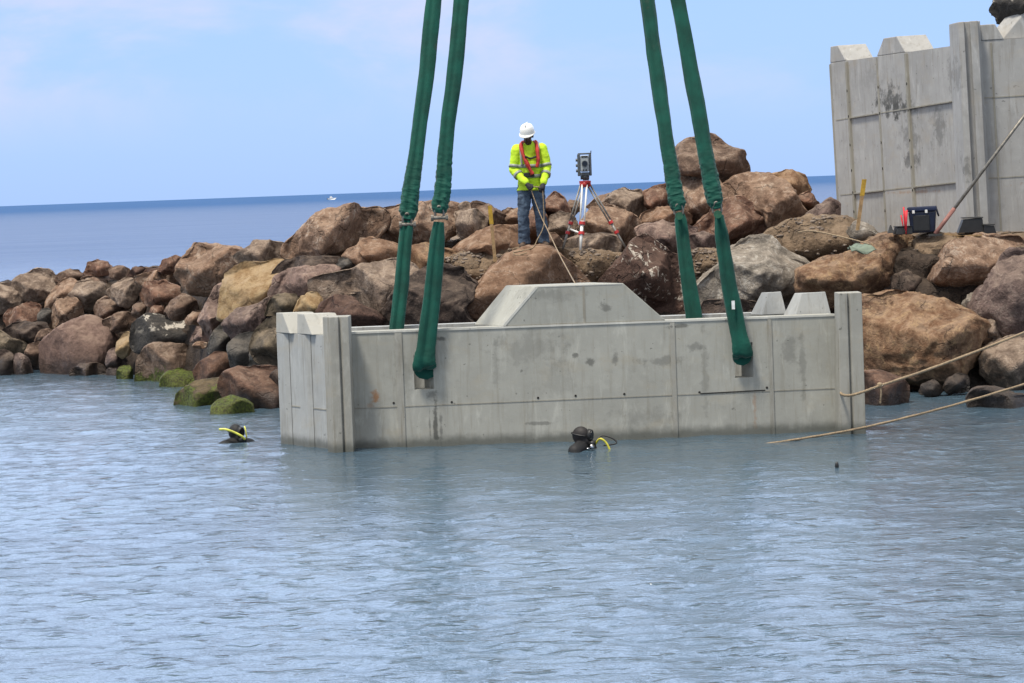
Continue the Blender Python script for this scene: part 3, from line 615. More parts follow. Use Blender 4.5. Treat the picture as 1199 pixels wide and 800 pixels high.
B_('E', [(886,402),(900,363),(990,303),(1035,330),(1035,395),(950,400)], 'purple', 'grey mauve angular boulder at the foot of the tall wall', dD=0.3)
B_('E', [(430,750),(437,658),(520,588),(620,482),(722,477),(803,538),(874,570),(905,592),(874,655),(833,750),(700,755),(620,760)], 'lgrey', 'large pale grey sloping boulder behind the outer right sling', rnd=0.2, dD=-0.2, ryf=0.5)
B_('E', [(440,770),(470,738),(620,735),(710,750),(715,800),(450,810)], 'dark', 'low dark stone just above the right end of the front wall', dD=-0.6)
# --- right edge
B_('F', [(147,332),(152,268),(200,238),(320,208),(400,163),(500,128),(548,170),(548,222),(472,293),(432,383),(340,415),(297,373),(240,393),(177,355)], 'rust', 'large brown orange boulder with a peaked top below the blue cooler', facets=3, planes=[(-.4,1.3,.5),(.6,-1.2,.5),(1.5,.2,.6)], dD=-0.3)
B_('F', [(597,302),(608,258),(660,188),(760,148),(900,148),(930,190),(853,243),(803,325),(720,350),(648,333)], 'tan', 'large tan boulder below the black feet of the tall wall', facets=4, planes=[(0,1.2,.5),(0,-1.3,.45)], dD=-0.3)
B_('F', [(425,315),(470,283),(560,248),(605,290),(595,345),(540,375),(450,375)], 'dark', 'dark filler stone painting the shade of the hollow below the blue cooler', dD=0.2)  # fills a dark cavity; its shade is put into the stone colour
B_('F', [(537,192),(580,198),(605,252),(560,255),(537,222)], 'brown', 'small brown stone between the two boulders under the cooler')
B_('F', [(340,565),(335,428),(400,388),(480,348),(522,358),(640,398),(722,428),(775,470),(805,520),(762,595),(650,655),(560,665),(420,645),(345,605)], 'rust', 'huge rust streaked boulder right of the caisson corner', facets=3, planes=[(0,1.9,0.55),(-.15,-.55,0.62),(1.2,-.3,.75)], rnd=0.15, D=40.9, ryf=0.6, seed=5151)
B_('F', [(730,427),(790,328),(850,238),(900,198),(985,205),(985,485),(850,495),(778,453)], 'purple', 'tall slanted mauve brown boulder at the right frame edge', facets=3, planes=[(-1.2,.6,.4),(.6,-.5,.6)], dD=-0.3, ryf=0.5)
B_('F', [(702,397),(720,358),(762,348),(768,370),(737,424)], 'lgrey', 'small pale stone wedged left of the tall slanted boulder', dD=0.1)
B_('F', [(760,457),(810,452),(854,490),(844,525),(800,528),(776,482)], 'grytan', 'small grey tan stone right of the huge rust streaked boulder', dD=0.2)
B_('F', [(775,592),(800,548),(870,518),(990,495),(990,715),(850,705),(786,645)], 'grytan', 'rounded tan boulder cut by the right frame edge above the water', D=40.6, rnd=0.35)
B_('F', [(325,640),(400,632),(482,660),(515,690),(482,738),(330,755)], 'wetred', 'flat dark wet boulder at the waterline beside the caisson corner', w=1, rnd=0.3)
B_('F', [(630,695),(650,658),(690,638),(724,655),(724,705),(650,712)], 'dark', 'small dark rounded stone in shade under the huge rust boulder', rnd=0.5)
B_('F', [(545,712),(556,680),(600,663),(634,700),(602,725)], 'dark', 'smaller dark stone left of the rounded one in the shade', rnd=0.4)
B_('F', [(720,740),(760,690),(830,690),(900,720),(990,715),(990,760),(800,765)], 'dark', 'low dark wet stones edge at the waterline, right frame edge', w=1, rnd=0.4)
B_('F', [(855,215),(920,178),(985,185),(985,275),(900,262)], 'tan', 'tan boulder cut by the right frame edge under the tall wall', dD=0.1)
B_('F', [(286,130),(320,88),(372,108),(404,150),(370,174),(318,168)], 'lgrey', 'pale rounded grey boulder half buried in dirt by the tall wall', rnd=0.4, dD=0.3)
# rocks low behind the caisson
for (x, y, a, b, m, lb) in [(350,455,40,26,'dark','dark low boulder hidden behind the left end of the caisson'), (520,440,60,34,'brown','brown low boulder hidden behind the left sling hole'), (640,440,60,36,'darkred','dark red low boulder hidden behind the crown wall'), (760,435,60,36,'brown','brown low boulder hidden behind the middle of the caisson'), (890,430,60,36,'purple','mauve low boulder hidden behind the right sling hole')]:
    B_('P', [(x+a*math.cos(t*0.785), y+b*math.sin(t*0.785)) for t in range(8)], m, lb, w=0, rnd=0.3, D=42.3)
# --- dirt between the boulders
for (zz, poly, d) in [
    ('D', [(-20,385),(60,370),(150,345),(260,350),(380,333),(345,380),(255,432),(185,495),(125,570),(60,505),(-20,460)], 0.25),
    ('C', [(920,400),(935,375),(1000,335),(1135,305),(1135,485),(1040,435)], 0.2),
    ('D', [(535,345),(640,345),(780,360),(935,370),(885,455),(835,540),(740,540),(640,440)], 0.25),
    ('F', [(-20,150),(80,100),(150,82),(300,85),(375,160),(335,225),(250,245),(150,255),(110,265),(55,235)], 0.15),
    ('E', [(380,535),(410,525),(512,518),(525,560),(445,650),(405,620)], 0.2),
    ('F', [(535,150),(600,136),(750,142),(935,136),(990,150),(990,185),(760,165),(640,215),(600,255),(548,245)], 0.1),
    ('D', [(380,335),(440,318),(540,320),(560,350),(500,370),(420,365)], -0.1)]:
    B_(zz, poly, 'dirt', None, name='dirt_bank', kind='structure', dD=d, rnd=0.3, amp=1.3, facets=3, ryf=0.4)
# loose gravel lying on the dirt
def make_gravel():
    rs = np.random.RandomState(11); V = []; Fs = []; nb = 0
    U, Fc = ico(2)
    for (pts, ry) in DIRT_PTS[:-1]:
        yc = pts[:, 1].mean(); fr = pts[pts[:, 1] < yc-0.15*ry]
        for k in range(220):
            p = fr[rs.randint(len(fr))]; s = 0.007+0.032*rs.rand()**3
            q = U*s*np.array([rs.uniform(.8, 1.5), rs.uniform(.8, 1.3), rs.uniform(.5, .9)])
            q = q*(1+0.6*pnoise(U*1.3+rs.uniform(0, 50, 3)))[:, None]
            V.append(q+p+np.array([0, 0.0, -s*0.2])); Fs.append(Fc+nb); nb += len(U)
    o = link('gravel', np_mesh('gravel', np.concatenate(V), np.concatenate(Fs)), rock_mat('gravel_stone', (0.27, 0.22, 0.18), (0.10, 0.075, 0.06), (0.2, 0.16, 0.13)))
    tag(o, 'loose gravel and small stones scattered on the dirt between boulders', 'gravel', None, 'stuff')
make_gravel()
# ------------------------------------------------------------------ object materials
m_conc = concrete('concrete_front', (0.365, 0.360, 0.318), stains=[
    (-0.95, 0.60, 0.09, 0.12, 0.55), (-0.93, 0.30, 0.035, 0.34, 0.75), (-0.87, 0.22, 0.025, 0.30, 0.5), (-1.0, 0.25, 0.015, 0.28, 0.5), (1.75, 0.90, 0.30, 0.07, 0.35), (0.9, 0.93, 0.06, 0.06, 0.6), (0.72, 1.0, 0.05, 0.04, 0.6),
    (1.2, 0.95, 0.05, 0.08, 0.5), (1.95, 1.30, 0.22, 0.035, 0.6), (2.15, 1.05, 0.16, 0.06, 0.4), (-0.83, 1.26, 0.07, 0.03, 0.7), (0.30, 0.22, 0.2, 0.025, 0.45), (3.25, 0.95, 0.12, 0.22, 0.3), (0.2, 1.12, 0.5, 0.25, 0.2), (-0.2, 0.9, 0.05, 0.4, 0.2), (0.55, 0.75, 0.3, 0.3, 0.14), (2.25, 0.75, 0.06, 0.5, 0.25), (3.4, 0.8, 0.05, 0.5, 0.3), (-1.3, 0.9, 0.12, 0.4, 0.22), (1.5, 0.25, 0.5, 0.12, 0.18)],
    ruststain=[(-1.62, 0.60, 0.065, 0.085, 0.75), (-1.72, 0.5, 0.12, 0.05, 0.3), (2.82, 0.3, 0.03, 0.3, 0.35)], streak=0.35)
m_conc_s = concrete('concrete_side_skylit', (0.37, 0.375, 0.36), streak=0.55, mott=0.3)  # bluer copy of the front concrete, skylight tint put into the colour
m_conc_rough = concrete('concrete_rough', (0.41, 0.40, 0.36), streak=0.1, mott=0.3, blotch=0.7)
m_conc_crown = concrete('concrete_crown', (0.34, 0.338, 0.30), stains=[(1.12, 1.55, 0.10, 0.06, 0.5), (0.5, 1.72, 0.5, 0.09, 0.22)], streak=0.3)
m_conc_col = concrete('concrete_column', (0.33, 0.32, 0.28), streak=0.7)
m_line = concrete('concrete_joint', (0.30, 0.285, 0.24), streak=0.6)
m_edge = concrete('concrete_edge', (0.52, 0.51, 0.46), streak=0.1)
m_hole = simple('tie_hole', (0.015, 0.014, 0.012), 0.9, bump=0)
m_green = None
def sling_mat():
    t = NT('green_sling'); co = t.n('ShaderNodeTexCoord').outputs['Object']
    a = t.noise(co, 3.0, 6, 0.6); f = t.noise(t.scale(co, (1, 1, .25)), 60, 3, 0.6); g = t.noise(co, 160, 2, 0.6)
    c = t.mix(t.ramp(a, 0.3, 0.7), (0.002, 0.046, 0.032), (0.003, 0.084, 0.058))
    c = t.mix(t.ramp(f, 0.55, 0.8, 0, 0.5), c, (0.002, 0.028, 0.020))
    c = t.mix(t.ramp(t.noise(co, 1.7, 7, 0.7), 0.58, 0.70, 0, 0.45), c, (0.06, 0.055, 0.04))
    t.l(c, t.b.inputs['Base Color']); t.b.inputs['Roughness'].default_value = 0.75; t.b.inputs['Specular IOR Level'].default_value = 0.25
    t.b.inputs['Sheen Weight'].default_value = 0.15
    t.l(t.bump(t.math('ADD', f, t.math('MULTIPLY', g, 0.4)), 0.35, 0.006), t.b.inputs['Normal']); return t.m
m_green = sling_mat()
m_steel = simple('galvanised_steel', (0.20, 0.185, 0.16), 0.55, 0.6, 0.35, 20)
m_gpin = simple('green_painted_pin', (0.02, 0.10, 0.05), 0.5)
m_rope = simple('tan_rope', (0.27, 0.20, 0.125), 0.9, 0, 0.35, 60, 0.5, 0.006)
# ------------------------------------------------------------------ concrete caisson, lowered into the water
cz = empty('concrete_caisson', (0, 35, 0), 'grey precast concrete caisson with raised crown and toothed ends, hanging half sunk in the water', 'caisson')
def L(px, py, D): q = pt(px, py, D); return (q.x, q.y-35, q.z)
XL = L(412, 455, 35)[0]; XR = L(985, 440, 35)[0]; ZT = 1.375; ZB = -1.6
def grid_wall(name, xs, zs, holes, y0, y1, mat, parent, sk=0.0):
    b = MB()
    nx, nz = len(xs), len(zs)
    def hole(i, k): return i < 0 or k < 0 or i >= nx-1 or k >= nz-1 or (i, k) in holes
    idx = {}
    def vid(i, k, s):
        if (i, k, s) not in idx: idx[(i, k, s)] = len(b.v); b.v.append((xs[i]+(sk if s else 0), y1 if s else y0, zs[k]))
        return idx[(i, k, s)]
    for i in range(nx-1):
        for k in range(nz-1):
            if hole(i, k): continue
            b.f.append((vid(i,k,0), vid(i+1,k,0), vid(i+1,k+1,0), vid(i,k+1,0)))
            b.f.append((vid(i,k,1), vid(i,k+1,1), vid(i+1,k+1,1), vid(i+1,k,1)))
            if hole(i-1, k): b.f.append((vid(i,k,0), vid(i,k+1,0), vid(i,k+1,1), vid(i,k,1)))
            if hole(i+1, k): b.f.append((vid(i+1,k,0), vid(i+1,k,1), vid(i+1,k+1,1), vid(i+1,k+1,0)))
            if hole(i, k-1): b.f.append((vid(i,k,0), vid(i,k,1), vid(i+1,k,1), vid(i+1,k,0)))
            if hole(i, k+1): b.f.append((vid(i,k+1,0), vid(i+1,k+1,0), vid(i+1,k+1,1), vid(i,k+1,1)))
    return b.build(name, mat, parent)
h1a, h1b = L(485, 445, 35)[0], L(508, 445, 35)[0]; h2a, h2b = L(860, 425, 35)[0], L(882, 425, 35)[0]
hz0 = L(497, 456, 35)[2]; hz1 = 1.08; hw0 = L(870, 436, 35)[2]
fw = grid_wall('front_wall', [XL, h1a, h1b, h2a, h2b, XR], [ZB, hz0, hz1, ZT], {(1, 1), (3, 1)}, 0.0, 0.28, m_conc, cz, -0.12)
# thin pour joints and form ribs on the front
def strip(name, x0, z0, x1, z1, wd, mat, parent, y=0.0, th=0.006):
    d = Vector((x1-x0, z1-z0)); n = Vector((-d.y, d.x)).normalized()*wd/2
    lo = [(x0-n.x, y-th, z0-n.y), (x1-n.x, y-th, z1-n.y), (x1-n.x, y+0.02, z1-n.y), (x0-n.x, y+0.02, z0-n.y)]
    hi = [(x0+n.x, y-th, z0+n.y), (x1+n.x, y-th, z1+n.y), (x1+n.x, y+0.02, z1+n.y), (x0+n.x, y+0.02, z0+n.y)]
    return MB().hexa(lo, hi).build(name, mat, parent)
zj = 0.485
strip('pour_joint', XL+0.01, zj-0.01, XR-0.01, zj+0.02, 0.012, m_line, fw, th=0.004)
for (xa, wd) in ((468, 0.085), (789, 0.055), (903, 0.045)):
    X = L(xa, 440, 35)[0]; strip('form_rib', X, ZB+0.02, X, ZT-0.03, wd, m_conc_col, fw, th=0.012)
for (px, py) in ((461, 472), (529, 471), (630, 466), (674, 463.5), (731, 461.5), (819, 459.5), (898, 454)):
    q = L(px, py, 35); MB().tube([(q[0], -0.004, q[2]), (q[0], 0.03, q[2])], 0.014, 10).build('tie_hole', m_hole, fw)
q1, q2 = L(820, 461, 35), L(896, 457, 35); strip('crack', q1[0], q1[2], q2[0], q2[2], 0.012, m_hole, fw, th=0.0065)
# paler strip along the top edge
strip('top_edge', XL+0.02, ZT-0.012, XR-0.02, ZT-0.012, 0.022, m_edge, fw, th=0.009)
# crown
cz_top = L(679, 332.5, 35.3)[2]
c0, c1 = L(590, 384, 35)[0], L(628, 337, 35)[0]; c2, c3 = L(730, 333, 35)[0], L(780, 376, 35)[0]
sk = -0.36; cy = 0.72
cr = MB().hexa([(c0, 0.0, ZT), (c3, 0.0, ZT), (c3+sk, cy, ZT), (c0+sk, cy, ZT)], [(c1, 0.0, cz_top), (c2, 0.0, cz_top), (c2+sk, cy, cz_top), (c1+sk, cy, cz_top)]).build('crown_wall', m_conc_crown, cz, bevel=0.012)
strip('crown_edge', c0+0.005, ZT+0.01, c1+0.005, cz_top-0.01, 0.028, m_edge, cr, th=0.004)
xm = L(684, 360, 35)[0]; strip('crown_joint', xm, ZT+0.01, xm, cz_top-0.02, 0.03, m_line, cr, th=0.003)
strip('crown_base_joint', c0+0.05, ZT+0.004, c3-0.05, ZT+0.004, 0.014, m_line, cr, th=0.006)
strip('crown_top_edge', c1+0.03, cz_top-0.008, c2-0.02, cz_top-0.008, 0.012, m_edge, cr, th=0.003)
# rear wall, floor
SV = Vector((-0.71, 1.41))
XF0 = L(332, 470, 36.1)[0]+0.09; ry0 = 1.12; sh = SV.x*ry0/SV.y
MB().hexa([(XF0, ry0, ZB), (XR+sh+.1, ry0, ZB), (XR+sh+.0, ry0+.25, ZB), (XF0-.1, ry0+.25, ZB)], [(XF0, ry0, ZT), (XR+sh+.1, ry0, ZT), (XR+sh, ry0+.25, ZT), (XF0-.1, ry0+.25, ZT)]).build('rear_wall', m_conc_s, cz)
MB().hexa([(XL-.05, .3, ZB+.02), (XR-.15, .3, ZB+.02), (XR+sh, ry0-.01, ZB+.02), (XL+sh, ry0-.01, ZB+.02)], [(XL-.05, .3, 0.35), (XR-.15, .3, 0.35), (XR+sh, ry0-.01, 0.35), (XL+sh, ry0-.01, 0.35)]).build('floor_slab', m_line, cz)
XA = L(381, 460, 35)[0]+0.055; XF = L(328.5, 470, 36.1)[0]+0.055
def side_wall(x0, thick, ztop, ztooth, left):
    """wall running back along SV from (x0, -0.05); two frustum teeth stand on it"""
    y0, y1 = (0.004 if left else 0.285), ry0-0.02
    f = (lambda y: XA+(XF-XA)*y/1.1) if left else (lambda y: x0+SV.x*y/SV.y)
    w_ = MB().hexa([(f(y0), y0, ZB), (f(y0)+thick, y0, ZB), (f(y1)+thick, y1, ZB), (f(y1), y1, ZB)], [(f(y0), y0, ztop), (f(y0)+thick, y0, ztop), (f(y1)+thick, y1, ztop), (f(y1), y1, ztop)]).build('side_wall', m_conc_s, cz)
    for ya, yb in (((0.27, 0.62), (0.80, 1.14)) if left else ()):
        bo, bi = (-0.055, thick+0.02) if left else (-0.02, thick+0.05)
        tn, tf_, ol, il = (0.17, 0.02, 0.0, 0.06) if left else (0.09, 0.09, 0.06, 0.07)
        zz = ztop+0.002
        MB().hexa([(f(ya)+bo, ya, zz), (f(ya)+bi, ya, zz), (f(yb)+bi, yb, zz), (f(yb)+bo, yb, zz)],
                  [(f(ya+tn)+bo+ol, ya+tn, ztooth), (f(ya+tn)+bi-il, ya+tn, ztooth), (f(yb-tf_)+bi-il, yb-tf_, ztooth), (f(yb-tf_)+bo+ol, yb-tf_, ztooth)]).build('tooth', m_conc_rough if left else m_conc_s, cz, bevel=0.008)
        if left:   # vertical pilaster below the tooth
            o_ = 0.058; pa, pb = ya+0.16, yb-0.01
            MB().hexa([(f(pa)-o_, pa+.02, ZB), (f(pa)+.01, pa-.03, ZB), (f(pb)+.01, pb+.02, ZB), (f(pb)-o_, pb, ZB)], [(f(pa)-o_, pa+.02, ztop-.002), (f(pa)+.01, pa-.03, ztop-.002), (f(pb)+.01, pb+.02, ztop-.002), (f(pb)-o_, pb, ztop-.002)]).build('pilaster', m_conc_s, cz, bevel=0.006)
    zz = 0.46
    MB().hexa([(f(y0)-.006, y0, zz), (f(y0)+.01, y0, zz), (f(y1)+.01, y1, zz), (f(y1)-.006, y1, zz)], [(f(y0)-.006, y0, zz+.014), (f(y0)+.01, y0, zz+.014), (f(y1)+.01, y1, zz+.014), (f(y1)-.006, y1, zz+.014)]).build('pour_joint', m_line, w_)
    return w_
xl = L(394, 460, 34.6)[0]-0.33
side_wall(xl+0.06, 0.36, ZT-0.03, 1.59, True)
side_wall(XR-0.12, 0.30, ZT-0.02, 1.63, False)
for (pa, pb, yy0) in ((931, 973, 0.30), (892, 921, 0.86)):
    q0, q1 = L(pa, 362, 35+yy0)[0], L(pb, 362, 35+yy0)[0]; d_ = 0.24; s_ = SV.x*d_/SV.y; za = ZT-0.018
    MB().hexa([(q0, yy0, za), (q1, yy0, za), (q1+s_, yy0+d_, za), (q0+s_, yy0+d_, za)], [(q0+.09, yy0+.05, 1.62), (q1-.055, yy0+.05, 1.63), (q1-.055+s_*.6, yy0+d_-.04, 1.62), (q0+.09+s_*.6, yy0+d_-.04, 1.62)]).build('tooth', m_conc_s, cz, bevel=0.008)
def column(x0, x1, xo, ztop, slope):
    """corner post with a groove down its front face; x0..x1 front face, xo further out at the back"""
    xm_ = (x0+x1)/2; yf = -0.42
    lo = [(x0, yf, ZB), (xm_-.012, yf, ZB), (xm_+.0, yf+.05, ZB), (xm_+.03, yf+.012, ZB), (x1, yf+.012, ZB), (x1+.01, -0.002, ZB), (xo, -0.002, ZB), (xo, -.26, ZB)]
    hi = [(p[0], p[1], ztop) for p in lo]
    if slope:
        zs_ = ztop-0.24
        b = MB().hexa(lo, [(p[0], p[1], zs_) for p in hi])
        b.v = b.v[:8]+[(p[0], p[1], zs_) for p in hi]
        b = MB().hexa(lo, [(max(p[0], x0+slope*(1 if p[0] < xm_-.05 else 0)), p[1], ztop) for p in hi])
        return b.build('corner_column', m_conc_col, cz, bevel=0.008)
    return MB().hexa(lo, hi).build('corner_column', m_conc_col, cz, bevel=0.008)
zc_l = L(397, 371, 34.6)[2]; zc_r = L(995, 343, 34.6)[2]
xa, xb = L(389, 460, 34.6)[0], L(411, 450, 34.6)[0]
column(xa, xb, xa-0.085, zc_l, 0)
xc, xd = L(979, 430, 34.6)[0], L(1011.5, 430, 34.6)[0]
column(xc, xd, xc-0.03, zc_r, 0.05)
# ------------------------------------------------------------------ tall panelled wall on the breakwater
WB = Vector((pt(1136, 160, 43.25).x+0.0886, 43.25, 0)); FB = pt(982, 160, 47.6)
tw = empty('concrete_wall', tuple(WB), 'tall pale concrete panel wall with toothed top standing on the breakwater, right edge', 'wall', rot=(0, R(-1.45), 0))
m_wall = concrete('concrete_tall_wall', (0.365, 0.358, 0.340), streak=0.45, stains=[(-.80, 4.12, 0.19, 0.28, 0.78), (-.72, 3.98, 0.24, 0.14, 0.65), (-.62, 3.55, 0.13, 0.35, 0.4), (-.62, 3.2, 0.12, 0.16, 0.55), (-.30, 3.7, 0.10, 0.35, 0.4), (-.12, 3.05, 0.05, 0.22, 0.45), (-.15, 4.4, 0.05, 0.3, 0.3), (-.95, 4.5, 0.3, 0.2, 0.12)], ruststain=[(-.6, 2.72, 0.3, 0.03, 0.35), (1.0, 2.75, 0.4, 0.04, 0.5)])
m_wall_d = concrete('concrete_tall_wall_column', (0.25, 0.24, 0.215), streak=0.8)
SW = Vector((FB.x+0.0886-WB.x, 47.6-43.25)); TH = 0.42
def W(v, dx, z): return (SW.x*v+dx, SW.y*v, z)
zl = 4.82; z0 = 1.0; ztt = 5.08
def sweep_prof(name, prof, dx0, dx1, mat, parent, bevel=0.0):
    """prof: (v, z) loop; thickness from dx0 to dx1"""
    lo = [W(v, dx0, z) for v, z in prof]; hi = [W(v, dx1, z) for v, z in prof]
    return MB().hexa(lo, hi).build(name, mat, parent, bevel=bevel)
swl = sweep_prof('side_wall', [(0.06, z0), (1.0, z0), (1.0, zl), (0.06, zl)], 0.0, TH, m_wall, tw)
for va, vb in ((0.42, 0.64), (0.89, 1.02)):
    sv = 0.06
    b = MB()
    b.hexa([W(va, -.03, zl-.3), W(va, TH, zl-.3), W(vb, TH, zl-.3), W(vb, -.03, zl-.3)], [W(va, -.03, zl+.002), W(va, TH, zl+.002), W(vb, TH, zl+.002), W(vb, -.03, zl+.002)])
    sweep_prof('tooth', [(va, zl+.003), (vb, zl+.003), (vb-(sv if vb < 1 else 0.01), ztt), (va+sv, ztt)], -0.03, TH, m_wall, tw, 0.012)
    # pilaster: proud panel under the tooth
    lo = [W(va, -.03, z0), W(va, .01, z0), W(vb, .01, z0), W(vb, -.03, z0)]
    MB().hexa(lo, [(p[0], p[1], zl) for p in lo]).build('pilaster', m_wall, tw, bevel=0.006)
    for vv in (va, vb):
        lo = [W(vv-.006, -.036, z0), W(vv-.006, .0, z0), W(vv+.006, .0, z0), W(vv+.006, -.036, z0)]
        MB().hexa(lo, [(p[0], p[1], zl-.02) for p in lo]).build('panel_seam', m_line, tw)
for (za, zb) in ((4.01, 3.90), (2.83, 2.71)):
    lo = [W(.08, -.035, za), W(.08, .0, za), W(.995, .0, zb), W(.995, -.035, zb)]
    MB().hexa(lo, [(p[0], p[1], p[2]+.018) for p in lo]).build('pour_joint', m_line, swl)
for v_ in (.42, .64, .89):
    for z_ in (4.35, 3.95, 3.5, 3.1, 2.75, 2.45):
        a = W(v_, -.04, z_); MB().tube([a, (a[0]+.03, a[1], a[2])], 0.022, 8).build('tie_hole', m_hole, swl)
# corner column with grooves
lo = [(-.17, -.26), (-.05, -.30), (-.03, -.22), (.03, -.22), (.04, -.30), (.15, -.30), (.17, -.2), (.20, -.2), (.21, .25), (-.22, .33), (-.21, .1)]
MB().hexa([(x, y, z0) for x, y in lo], [(x+(0.05 if x < -.1 else 0), y, ztt+.05) for x, y in lo]).build('corner_column', m_wall, tw, bevel=0.01)
ff = MB().hexa([(.22, -.02, z0), (6.5, -.02, z0), (6.3, .4, z0), (.22, .4, z0)], [(.22, -.02, zl+.03), (6.5, -.02, zl+.03), (6.3, .4, zl+.03), (.22, .4, zl+.03)]).build('front_wall', m_wall, tw)
MB().hexa([(.23, -.03, zl+.033), (.56, -.03, zl+.033), (.50, .42, zl+.033), (.17, .42, zl+.033)], [(.23, -.03, ztt), (.44, -.03, ztt), (.40, .42, ztt), (.20, .42, ztt)]).build('tooth', m_wall, tw, bevel=0.012)
MB().hexa([(.55, .1, zl+.033), (6.2, .1, zl+.033), (6.0, .39, zl+.033), (.35, .39, zl+.033)], [(.95, .1, zl+.46), (5.8, .1, zl+.46), (5.6, .39, zl+.46), (.75, .39, zl+.46)]).build('crown_wall', m_wall, tw, bevel=0.012)
for X in (.37, ):
    MB().box(X-.012, X+.012, -.03, .0, z0, zl-.01).build('panel_seam', m_line, tw)
for za in (4.02, 2.86):
    MB().box(.23, 6.4, -.026, .0, za, za+.016).build('pour_joint', m_line, ff)
# dark rock lying on the wall crown
DW = 43.5
P = [(lambda q: (q.x, q.z))(pt(a, b, DW)) for a, b in [(1172, -6), (1166, 11), (1173, 17), (1174, 25), (1186, 22), (1199, 21), (1240, 20), (1250, -10), (1220, -30), (1185, -28)]]
v, f, c, ry = rock_shape(P, DW, 99, 0.05, 0.5, 1.3, 1.0, 0, 8)
o = link('boulder', np_mesh('boulder', v, f), M['char']); o.location = c; tag(o, 'dark rough rock lying on top of the tall wall crown, top right corner', 'boulder')
# ------------------------------------------------------------------ lifting slings
def sling(label, up, lo, w_up, w_lo, Dtop, Dsh, Dlo, seed, hole=False, front_pin=True, tagx=None):
    rs = np.random.RandomState(seed)
    sh_px = up[-1]; shp = pt(sh_px[0], sh_px[1], Dsh)
    root = empty('lifting_sling', tuple(shp), label, 'sling', 'green slings holding the caisson')
    n = len(up); top = up[0]; second = up[1]
    pts = []
    ex = (top[0]+(top[0]-second[0])*2.6, top[1]-(second[1]-top[1])*2.6)
    allp = [ex]+list(up)
    tot = allp[-1][1]-allp[1][1]
    for (a, b) in allp:
        t = (b-allp[1][1])/tot; D = Dtop+(Dsh-Dtop)*t
        pts.append(tuple(pt(a, b, D)-shp))
    pts[-1] = (pts[-1][0], pts[-1][1], pts[-1][2]+0.005)
    N = 420; path = spline(pts, N)
    arr = np.array(path); L_ = arr[-1]-arr[0]
    zz = arr[:, 2]
    k = 28
    cren = 0.42
    def make(path, width, thick, wrinkle, endn, startn, cren=0.45, ph=0.0):
        V = []; Nn = len(path)
        A = np.array(path)
        d = np.gradient(A, axis=0); d /= np.linalg.norm(d, axis=1)[:, None]
        side = np.cross(d, np.array([0, -1.0, 0])); side /= np.linalg.norm(side, axis=1)[:, None]
        nrm = np.cross(side, d)
        th = np.linspace(0, 2*math.pi, k, endpoint=False)
        for i in range(Nn):
            s = i/(Nn-1)
            ww = width[i]; tt = thick[i]
            a = np.cos(th)*ww/2; r_ = np.sin(th)*tt/2*(1-cren*np.exp(-((np.cos(th)-0.12)/0.20)**2)*1.25)
            V.append(A[i]+side[i]*a[:, None]+nrm[i]*r_[:, None])
        V = np.array(V)                           # Nn,k,3
        q = np.stack([np.repeat(A[:, 2][:, None], k, 1)*1.0, np.repeat(np.cos(th)[None], Nn, 0), np.repeat(np.sin(th)[None], Nn, 0)], -1).reshape(-1, 3)
        # lengthwise pleats of the webbing, wandering slowly along it
        pl_ = np.cos(9*th[None]+2.0*np.sin(A[:, 2]*1.3+seed)[:, None])*0.5+np.cos(5*th[None]+1.6*np.sin(A[:, 2]*0.9+2*seed)[:, None])*0.5
        wn = ridge(q*np.array([11, 1.1, 1.1])+seed*3.1, 2).reshape(Nn, k)*0.5+fbm(q*np.array([20, 2.0, 2.0])+seed, 2).reshape(Nn, k)*0.6
        soft = fbm(q*np.array([2.2, .9, .9])+seed*1.7, 2).reshape(Nn, k)
        cen = A[:, None, :]; dirv = V-cen; ln = np.linalg.norm(dirv, axis=2, keepdims=True); dirv = dirv/np.maximum(ln, 1e-5)
        V = V+dirv*((wn*wrinkle[:, None]*0.026+soft*0.012+pl_*0.0055))[:, :, None]
        idx = np.arange(Nn*k).reshape(Nn, k); nx = np.roll(idx, -1, 1)
        F_ = np.stack([idx[:-1], nx[:-1], nx[1:], idx[1:]], -1).reshape(-1, 4)
        V = V.reshape(-1, 3); nv = len(V)
        V = np.concatenate([V, A[:1], A[-1:]])
        caps = [(idx[0, (j+1) % k], idx[0, j], nv, nv) for j in range(k)]+[(idx[-1, j], idx[-1, (j+1) % k], nv+1, nv+1) for j in range(k)]
        m = bpy.data.meshes.new('s'); m.from_pydata([tuple(p) for p in V], [], [tuple(map(int, q_)) for q_ in F_]+[tuple(map(int, c_[:3])) for c_ in caps])
        m.polygons.foreach_set('use_smooth', [True]*len(m.polygons)); m.update(); return m
    s = np.linspace(0, 1, N+1); zrel = zz-zz[-1]
    near = np.clip(1-zrel/0.9, 0, 1)
    width = 0.90*w_up*(1+0.0*near-0.45*np.clip(1-zrel/0.10, 0, 1)**1.4+0.04*np.sin(zz*3.1+seed))
    thick = w_up*0.50*(1+0.25*near-0.4*np.clip(1-zrel/0.10, 0, 1)**1.4)
    us = link('upper_sleeve', make(path, width, thick, near**1.2*1.15+0.06, 0, 0, 0.35), m_green, root)
    # lower doubled strap
    pts2 = []
    lo = [(lo[0][0], lo[0][1]-8)]+list(lo[1:]); l0 = lo[0]; tot2 = lo[-1][1]-l0[1]
    for (a, b) in lo:
        D = Dsh+(Dlo-Dsh)*((b-l0[1])/tot2); pts2.append(tuple(pt(a, b, D)-shp))
    if hole:
        e = pts2[-1]; pts2.append((e[0]+0.004, e[1]+0.045, e[2]-0.065)); pts2.append((e[0]+0.006, e[1]+0.20, e[2]-0.075)); pts2.append((e[0]+0.008, e[1]+0.50, e[2]-0.03))
    N2 = 260; path2 = spline(pts2, N2); A2 = np.array(path2); t2 = np.clip((A2[0, 2]-A2[:, 2])/max(A2[0, 2]-A2[:, 2].min(), .1), 0, 1)
